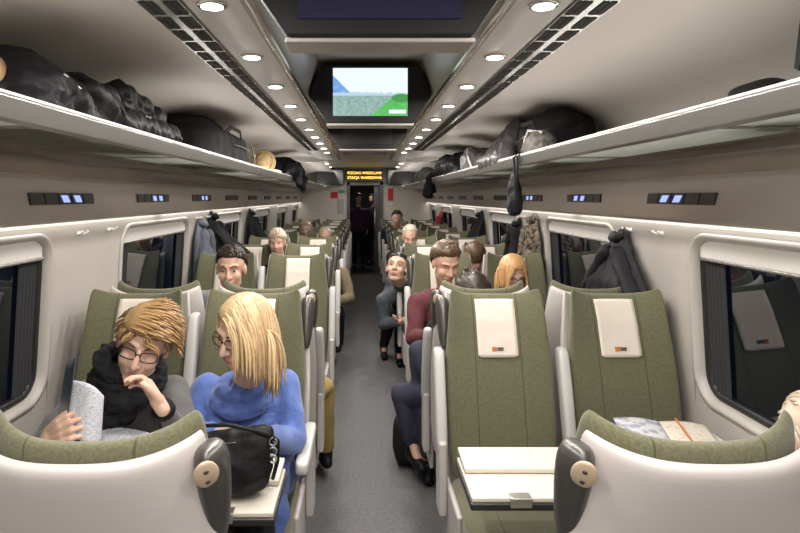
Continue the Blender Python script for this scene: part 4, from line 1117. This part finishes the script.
# left rack
e = empty('round_tan_bag', (-1.0, 1.60, RZ), 'tan round bag at the far left end of the left rack', 'bag')
b = MB(); c = P(-1, 76, 1.64); b.tube([c + Vector((0, -.03, 0)), c + Vector((0, .03, 0))], .055, 20); b.tube([(c.x, c.y - .03, RZ), (c.x, c.y + .03, RZ)], .005); b.cone((c.x, c.y, RZ + .03), .03, c, .05); b.build('body', mat('tan_leather', (.42, .27, .14), .5), e)
b = MB(); b.tube([c + Vector((math.cos(a) * .045, -.032, math.sin(a) * .045)) for a in [2 * math.pi * k / 20 for k in range(21)]], .006, 6, cap=False); b.build('piping', mat('tan_edge', (.60, .44, .26), .5), e)
e = empty('winter_jacket', (-1.02, 1.95, RZ), 'black bundled jacket on the left rack, nearest of the dark bundle', 'jacket')
def f(b):
    b.ell((-1.04, 1.86, 2.01), (.17, .15, .13)); b.ell((-1.02, 2.02, 1.98), (.17, .16, .12)); b.cone((-.96, 1.78, 1.95), .07, (-.92, 2.20, 1.93), .055); b.cone((-1.02, 1.85, 2.09), .07, (-.95, 2.2, 1.97), .06); b.ell((-1.1, 1.75, 1.97), (.12, .12, .09))
    b.cone((-.93, 1.9, 2.04), .05, (-.90, 2.22, 1.92), .045)
bagbody(e, 'body', m_blacks, f, 3, .016, 10, .009, RZ, 1.35)
b = MB(); b.tube([(-.885, 1.88, 2.07), (-.87, 1.98, 2.03), (-.862, 2.1, 1.97)], .004, 6); b.build('zip', m_steel, e)
e = empty('soft_black_bag', (-1.0, 2.42, RZ), 'matte black soft bag on the left rack, between two dark jackets', 'bag')
def f(b): sell(b, (-1.02, 2.44, 2.0), (.15, .17, .10), 3); b.ell((-1.02, 2.40, 2.05), (.12, .12, .07)); b.cone((-.92, 2.32, 2.04), .05, (-.90, 2.62, 1.94), .045)
bagbody(e, 'body', m_leather, f, 5, .012, 8, .009, RZ, 1.35)
strap(e, [(-.90, 2.32, 2.02), (-.865, 2.4, 2.05), (-.862, 2.5, 2.0), (-.868, 2.6, 1.93)], .010, m_black)
e = empty('padded_jacket', (-1.0, 2.95, RZ), 'black shiny padded jacket folded on the left rack with small metal clips', 'jacket')
def f(b):
    b.cone((-1.0, 2.72, 2.02), .08, (-1.0, 3.16, 1.99), .08); b.cone((-.93, 2.70, 1.96), .06, (-.92, 3.3, 1.95), .06); b.cone((-.98, 2.78, 2.09), .05, (-.96, 3.08, 2.07), .045); b.ell((-.98, 3.22, 2.03), (.08, .09, .06)); b.cone((-1.1, 2.8, 1.98), .09, (-1.1, 3.2, 1.97), .08)
bagbody(e, 'body', m_blacks, f, 6, .014, 14, .009, RZ, 1.35)
b = MB(); b.ell((-.872, 2.83, 2.0), (.006, .010, .006)); b.ell((-.872, 2.87, 2.0), (.006, .010, .006)); b.build('clips', m_steel, e)
e = empty('travel_bag', (-1.06, 4.3, RZ), 'large black travel bag with side pockets on the left rack, beside the straw hat', 'bag')
def f(b):
    sell(b, (-1.08, 4.30, 2.00), (.19, .44, .115), 5); sell(b, (-1.10, 4.12, 2.10), (.15, .22, .07), 3.5); sell(b, (-.91, 4.42, 1.96), (.035, .22, .065), 3)
bagbody(e, 'body', m_black, f, 2, .008, 7, .011, RZ, 1.35)
b = MB(); b.tube([(-.872, 4.24, 2.02), (-.868, 4.4, 2.025), (-.872, 4.62, 2.02)], .004, 6); b.build('zip', m_steel, e)
strap(e, [(-.93, 4.1, 2.06), (-.885, 4.2, 2.13), (-.885, 4.4, 2.13), (-.91, 4.55, 2.05)], .012, m_leather, 'handle')
strap(e, [(-.90, 4.76, 2.08), (-.88, 4.78, 2.0), (-.875, 4.77, 1.90)], .010, m_handle)
e = empty('straw_hat', (-.96, 5.55, RZ), 'straw hat standing on its rim on the left rack behind the travel bag', 'hat')
m_straw = mat('straw', (.52, .36, .18), .8, bump=.8, bscale=120, var=.25, vscale=60)
M4 = Matrix.Translation((-.95, 5.52, RZ + .118)) @ Matrix.Rotation(R(80), 4, 'X') @ Matrix.Rotation(R(15), 4, 'Y')
prof = [(.0, .09), (.055, .088), (.072, .07), (.078, .02), (.082, .004), (.118, -.004), (.118, .002), (.084, .010)]
b = MB(); b.loft([[M4 @ Vector((max(r_, .001) * math.cos(a), max(r_, .001) * math.sin(a), z)) for a in [2 * math.pi * k / 28 for k in range(28)]] for r_, z in prof], False); b.build('crown', m_straw, e)
b = MB(); b.loft([[M4 @ Vector((r_ * math.cos(a), r_ * math.sin(a), z)) for a in [2 * math.pi * k / 28 for k in range(28)]] for r_, z in ((.083, .008), (.0815, .032))], False); b.build('ribbon', m_leather, e)
b = MB(); sell(b, (-.95, 6.02, RZ + .035), (.085, .22, .035), 6); tag(b.build('paper_parcel', mat('white_parcel', (.72, .68, .60), .6)), 'small white parcel on the left rack just past the straw hat', 'parcel')
e = empty('hooded_jacket', (-.92, 7.2, RZ), 'black jacket on the left rack with its sleeve drooping over the edge', 'jacket')
def f(b):
    b.ell((-.98, 7.15, 2.02), (.20, .28, .13)); b.ell((-.86, 7.0, 1.99), (.11, .2, .10)); b.cone((-.82, 7.1, 2.02), .07, (-.76, 7.25, 1.90), .06); b.cone((-.765, 7.25, 1.93), .055, (-.74, 7.2, 1.80), .045); b.cone((-.80, 7.0, 1.96), .05, (-.77, 6.95, 1.84), .035)
b = MB(); f(b); o = rbuild(b, 'body', m_blacks, e, .012, 3, folds(.02, 12, 8))
# right rack
e = empty('olive_bag', (1.1, 1.40, RZ), 'dark olive bag at the far right end of the right rack', 'bag')
def f(b): sell(b, (1.13, 1.36, 2.0), (.10, .14, .11), 4)
bagbody(e, 'body', mat('olive_canvas', (.07, .065, .05), .7), f, 3, .008, 8, .011, RZ, 1.34)
strap(e, [(1.06, 1.28, 2.08), (1.02, 1.36, 2.13), (1.02, 1.44, 2.10), (1.05, 1.50, 2.0)], .010, m_leather, 'handle')
e = empty('flat_cap', (1.08, 1.80, RZ), 'flat black cap lying on the right rack near its near end', 'cap')
b = MB(); b.ell((1.10, 1.80, RZ + .055), (.11, .14, .055)); b.ell((1.06, 1.80, RZ + .075), (.07, .10, .045)); o = rbuild(b, 'body', m_black, e, .009, 2, folds(.005, 12, 2))
b = MB(); b.ell((1.00, 1.70, RZ + .028), (.06, .06, .012)); b.build('brim', m_leather, e)
e = empty('black_holdall', (1.12, 3.65, RZ), 'large black holdall at the back of the right rack under the ceiling shadow', 'bag')
def f(b): sell(b, (1.12, 3.62, 2.02), (.17, .34, .14), 3.6); b.ell((1.08, 3.45, 2.10), (.13, .2, .08))
bagbody(e, 'body', m_black, f, 4, .012, 6, .011, RZ, 1.35)
strap(e, [(1.0, 3.45, 2.10), (.955, 3.5, 2.12), (.945, 3.7, 2.12), (.98, 3.8, 2.09)], .012, m_leather, 'handle')
b = MB(); b.tube([(.955, 3.36, 2.03), (.945, 3.6, 2.05), (.955, 3.88, 2.03)], .004, 6); b.build('zip', m_steel, e)
e = empty('patterned_pouch', (.93, 3.36, RZ), 'small grey camouflage pouch at the front edge of the right rack', 'pouch')
m_camo = mat('camouflage', (.13, .12, .11), .6, bump=.4, bscale=60, var=.75, vscale=28)
def f(b): sell(b, (.95, 3.34, 1.965), (.07, .12, .08), 3); b.ell((.94, 3.44, 1.95), (.06, .08, .06))
bagbody(e, 'body', m_camo, f, 7, .010, 18, .008, RZ)
strap(e, [(.93, 3.24, 2.03), (.885, 3.34, 2.05), (.885, 3.42, 2.0), (.90, 3.48, 1.93)], .006, m_white)
e = empty('hanging_camera_bag', (.82, 3.40, 1.56), 'slim black bag hanging by its strap from the right rack edge', 'bag')
def f(b): b.cone((.82, 3.38, 1.62), .040, (.82, 3.38, 1.74), .036); b.cone((.82, 3.38, 1.74), .034, (.82, 3.38, 1.80), .02); sell(b, (.82, 3.38, 1.645), (.038, .055, .07), 3)
bagbody(e, 'body', m_leather, f, 5, .004, 14, .006)
for d in (-.035, .035):
    strap(e, [(.826, 3.38 + d * .6, 1.76), (.826, 3.38 + d, 1.86), (.824, 3.38 + d, 1.905), (.85, 3.38 + d, 1.928), (.90, 3.38 + d, 1.90)], .013, m_black)
e = empty('puffer_jacket', (.98, 4.35, RZ), 'grey quilted puffer jacket heaped on the right rack behind the camouflage pouch', 'jacket')
m_puff = mat('grey_puffer', (.075, .070, .072), .38, bump=.3, bscale=20)
def f(b):
    for k in range(7):
        y = 4.02 + .09 * k; b.cone((.90, y, 1.93 + .02 * (k % 2)), .052, (1.0, y + .04, 2.14 - .012 * k), .055); b.cone((1.0, y + .04, 2.14 - .012 * k), .055, (1.2, y + .03, 2.04), .06)
    b.cone((.90, 4.05, 1.93), .05, (.90, 4.7, 1.93), .06)
bagbody(e, 'body', m_puff, f, 9, .008, 16, .009, RZ, 1.35)
e = empty('grey_backpack', (1.0, 5.35, RZ), 'grey backpack with straps and buckles on the right rack past the puffer jacket', 'backpack')
def f(b): sell(b, (1.02, 5.35, 1.99), (.16, .30, .11), 3); sell(b, (.90, 5.3, 1.95), (.05, .16, .065), 3); b.cone((.9, 5.1, 2.05), .04, (.95, 5.5, 2.1), .04)
bagbody(e, 'body', m_puff, f, 11, .014, 12, .011, RZ, 1.35)
strap(e, [(.88, 5.05, 1.93), (.862, 5.12, 2.02), (.88, 5.25, 2.09), (.93, 5.4, 2.13)], .014, m_white)
strap(e, [(.87, 5.36, 1.92), (.855, 5.40, 1.99), (.88, 5.5, 2.08)], .012, m_leather)
e = empty('dark_coat_bundle', (1.0, 6.6, RZ), 'black coat bundle on the right rack between the grey backpack and the drooping scarf', 'coat')
def f(b): soft(b, 4, (1.03, 6.6, 2.03), (.26, .52, .16), 12)
bagbody(e, 'body', m_blacks, f, 13, .018, 9, .012, RZ, 1.35)
e = empty('drooping_scarf', (.85, 7.6, 1.7), 'long dark scarf drooping from the right rack far along', 'scarf')
b = MB(); b.cone((.95, 7.55, 1.93), .06, (.84, 7.6, 1.93), .05); b.cone((.82, 7.6, 1.92), .045, (.80, 7.62, 1.72), .065); b.cone((.82, 7.68, 1.9), .04, (.90, 7.8, 1.76), .03)
rbuild(b, 'body', m_black, e, .012, 3, folds(.015, 12, 3))
e = empty('mesh_bag', (1.0, 8.9, RZ), 'grey green soft bag on the right rack, the farthest one in view', 'bag')
def f(b): soft(b, 14, (1.0, 8.9, 2.0), (.24, .5, .13), 10)
bagbody(e, 'body', mat('grey_green_canvas', (.13, .14, .12), .7, var=.3), f, 15, .014, 9, .014, RZ, 1.35)

# handbag on the left table
e = empty('handbag', (-.44, 1.93, .745), 'black leather handbag with metal rings standing on the left table by the woman in blue', 'handbag')
b = MB()
rings = []
for z, hx, hy in ((.745, .105, .05), (.752, .118, .062), (.80, .132, .070), (.86, .138, .060), (.905, .138, .042), (.925, .134, .024), (.93, .125, .012)):
    rings.append([Vector((-.465 + sup(2 * math.pi * k / 30, 3.4)[0] * hx, 1.93 + sup(2 * math.pi * k / 30, 3.4)[1] * hy, z + .018 * (sup(2 * math.pi * k / 30, 3.4)[0]) * (z > .85))) for k in range(30)])
b.loft(rings); o = rbuild(b, 'body', m_leather, e, .006, 2, folds(.006, 14, 4))
b = MB()
for dz in (0, -.030, -.055): b.tube([Vector((-.322, 1.90, .905 + dz)) + Vector((math.cos(a) * .012, 0, math.sin(a) * .012)) for a in [2 * math.pi * k / 14 for k in range(15)]], .0028, 6, cap=False)
b.build('metal_rings', m_steel, e)
b = MB(); b.tube([(-.322, 1.90, .92), (-.31, 1.92, .90), (-.312, 1.93, .83), (-.33, 1.95, .765)], .007, 8); b.tube([(-.58, 1.94, .90), (-.55, 1.90, .955), (-.46, 1.885, .965), (-.38, 1.89, .945), (-.33, 1.90, .92)], .006, 8); b.build('handle', m_leather, e)
b = MB(); b.tube([(-.59, 1.906, .885), (-.46, 1.886, .905), (-.34, 1.906, .915)], .003, 6); b.build('zip', m_handle, e)
# bag on the aisle floor by the turned away person
e = empty('floor_bag', (.245, 3.78, 0), 'black bag standing on the aisle floor against the legs on the right', 'bag')
b = MB(); sell(b, (.235, 3.78, .16), (.075, .11, .15), 3); b.cone((.25, 3.76, .24), .05, (.27, 3.76, .33), .04); o = rbuild(b, 'body', m_black, e, .009, 3, folds(.01, 9, 6))
for v in o.data.vertices: v.co.z = max(v.co.z, .003)
b = MB(); b.tube([(.20, 3.72, .30), (.215, 3.70, .38), (.26, 3.70, .38), (.275, 3.72, .30)], .006, 8); b.build('handle', m_leather, e)

# ------------------------------------------------------------------ coats on the hooks
def coat(s, y, label, m, ztop=1.505, length=.75, wy=.22, depth=.10, seed=1, flare=1.0, name='hanging_coat', collar=True):
    x0 = s * (1.40 - .03); e = empty(name, (s * 1.38, y, ztop - length), label, 'coat')
    b = MB(); rings = []; rnd = random.Random(seed); ph_ = rnd.uniform(0, 6)
    for i in range(15):
        t = i / 14; z = ztop - .01 - length * t
        w = lerp_tab([(0, .025), (.08, .075), (.22, .155), (.5, wy * .9), (1, wy * flare)], t); dp = lerp_tab([(0, .02), (.15, .055), (.5, depth * .9), (1, depth)], t)
        r = []
        for k in range(40):
            a = 2 * math.pi * k / 40; f_ = 1 + (.10 + .14 * t) * math.sin(5 * a + ph_) * min(1, t * 3) + .05 * math.sin(11 * a + ph_ + t * 4)
            yy = math.cos(a) * w * f_; xx = math.sin(a) * dp * .5 * f_
            r.append(Vector((s * (wx(z) - .006 - dp * .62) + xx, y + yy + .02 * math.sin(t * 5 + ph_), z)))
        rings.append(r)
    b.loft(rings)
    o = rbuild(b, 'body', m, e, .010, 2, folds(.008, 9, seed, (1, 1, .4)))
    b = MB()
    for q in (-1, 1):
        b.cone((s * (wx(1.4) - .08), y + q * .07, ztop - .15), .045, (s * (wx(1.2) - .10), y + q * (wy * .85), ztop - .38), .05); b.cone((s * (wx(1.2) - .10), y + q * (wy * .85), ztop - .38), .05, (s * (wx(1) - .10), y + q * (wy * .80), ztop - length * .92), .042)
        rbuild(b, 'sleeve', m, e, .010, 2, folds(.008, 10, seed + q)); b = MB()
    if collar:
        b = MB(); b.tube([(s * (wx(1.45) - .05), y - .06, ztop - .05), (s * (wx(1.45) - .075), y - .02, ztop - .07), (s * (wx(1.45) - .075), y + .02, ztop - .07), (s * (wx(1.45) - .05), y + .06, ztop - .05)], .022, 8); b.build('collar', m, e)
    return e
m_cblack = mat('black_wool', (.007, .007, .008), .8, bump=.3, bscale=80)
m_cslate = mat('charcoal_nylon', (.009, .009, .011), .6, bump=.3, bscale=40)
m_cnavy = mat('navy_wool', (.03, .04, .07), .8, var=.2)
m_cblue = mat('pale_blue_coat', (.09, .10, .13), .7, var=.2)
m_leo = mat('leopard_print', (.22, .17, .12), .8); 
def leo():
    nt = m_leo.node_tree; tc = nt.nodes.new('ShaderNodeTexCoord'); v = nt.nodes.new('ShaderNodeTexVoronoi'); v.inputs['Scale'].default_value = 34
    n = nt.nodes.new('ShaderNodeTexNoise'); n.inputs['Scale'].default_value = 20; nt.links.new(tc.outputs['Object'], n.inputs['Vector'])
    ad = nt.nodes.new('ShaderNodeMix'); ad.data_type = 'VECTOR'; ad.inputs['Factor'].default_value = .15; nt.links.new(tc.outputs['Object'], ad.inputs['A']); nt.links.new(n.outputs['Color'], ad.inputs['B']); nt.links.new(ad.outputs['Result'], v.inputs['Vector'])
    rp = nt.nodes.new('ShaderNodeValToRGB'); rp.color_ramp.elements[0].position = .42; rp.color_ramp.elements[1].position = .55
    rp.color_ramp.elements[0].color = (.02, .015, .012, 1); rp.color_ramp.elements[1].color = (.20, .155, .11, 1)
    nt.links.new(v.outputs['Distance'], rp.inputs['Fac']); nt.links.new(rp.outputs['Color'], m_leo.node_tree.nodes['Principled BSDF'].inputs['Base Color'])
leo()
coat(1, 3.27, 'black jacket hanging on the right wall above the near right window seat', m_cslate, 1.525, .60, .36, .14, 2, 1.1)
coat(1, 4.92, 'leopard print coat hanging on the right wall behind the black strap bag', m_leo, 1.55, .70, .16, .12, 3)
coat(1, 5.42, 'long black coat hanging on the right wall just past the leopard print one', m_cblack, 1.50, .75, .17, .13, 4)
coat(1, 7.15, 'black coat hanging on the third right pillar', m_cblack, 1.53, .7, .26, .22, 5)
coat(1, 10.7, 'small red coat hanging far along the right wall', mat('red_coat', (.22, .02, .03), .8), 1.45, .4, .14, .10, 6, collar=False)
for m_ in (m_cslate, m_cblack, m_blacks, m_black, m_leather, c_scarf, c_blackc, m_puff): m_.node_tree.nodes['Principled BSDF'].inputs['Specular IOR Level'].default_value = .22
coat(-1, 4.95, 'slate blue coat hanging on the left wall, nearest of three left coats', m_cblue, 1.52, .75, .17, .15, 7)
coat(-1, 5.32, 'black fluffy coat hanging on the left wall next to the slate blue one', m_cblack, 1.57, .75, .20, .36, 8)
coat(-1, 7.15, 'black coat hanging on the third left pillar', m_cblack, 1.55, .7, .22, .24, 9)

# loose sheets on the far right table
e = empty('paper_sheets', (.42, 3.80, .723), 'white paper sheets on the far right table beside the man in maroon', 'paper')
b = MB(); b.box(.335, .50, 3.755, 3.85, .7235, .7255); b.build('top_sheet', m_paper, e)
b = MB(); b.box(.35, .52, 3.76, 3.86, .7222, .7234); b.build('lower_sheet', m_page, e)

def rest(name, y, sy=1, sz=1, dx=0):
    o = D.objects[name]; o.location.y = y; o.location.x += dx; o.scale = (1, sy, sz)
rest('winter_jacket', 1.75, .70, .78)
rest('soft_black_bag', 1.99, .85, .86)
rest('padded_jacket', 2.42, .84, .92)
rest('travel_bag', 4.02, 1.38, 1.0)
rest('round_tan_bag', 1.545, 1, 1, -.01)
rest('flat_cap', 1.66)
rest('puffer_jacket', 4.18, .85, 1.0, -.02)
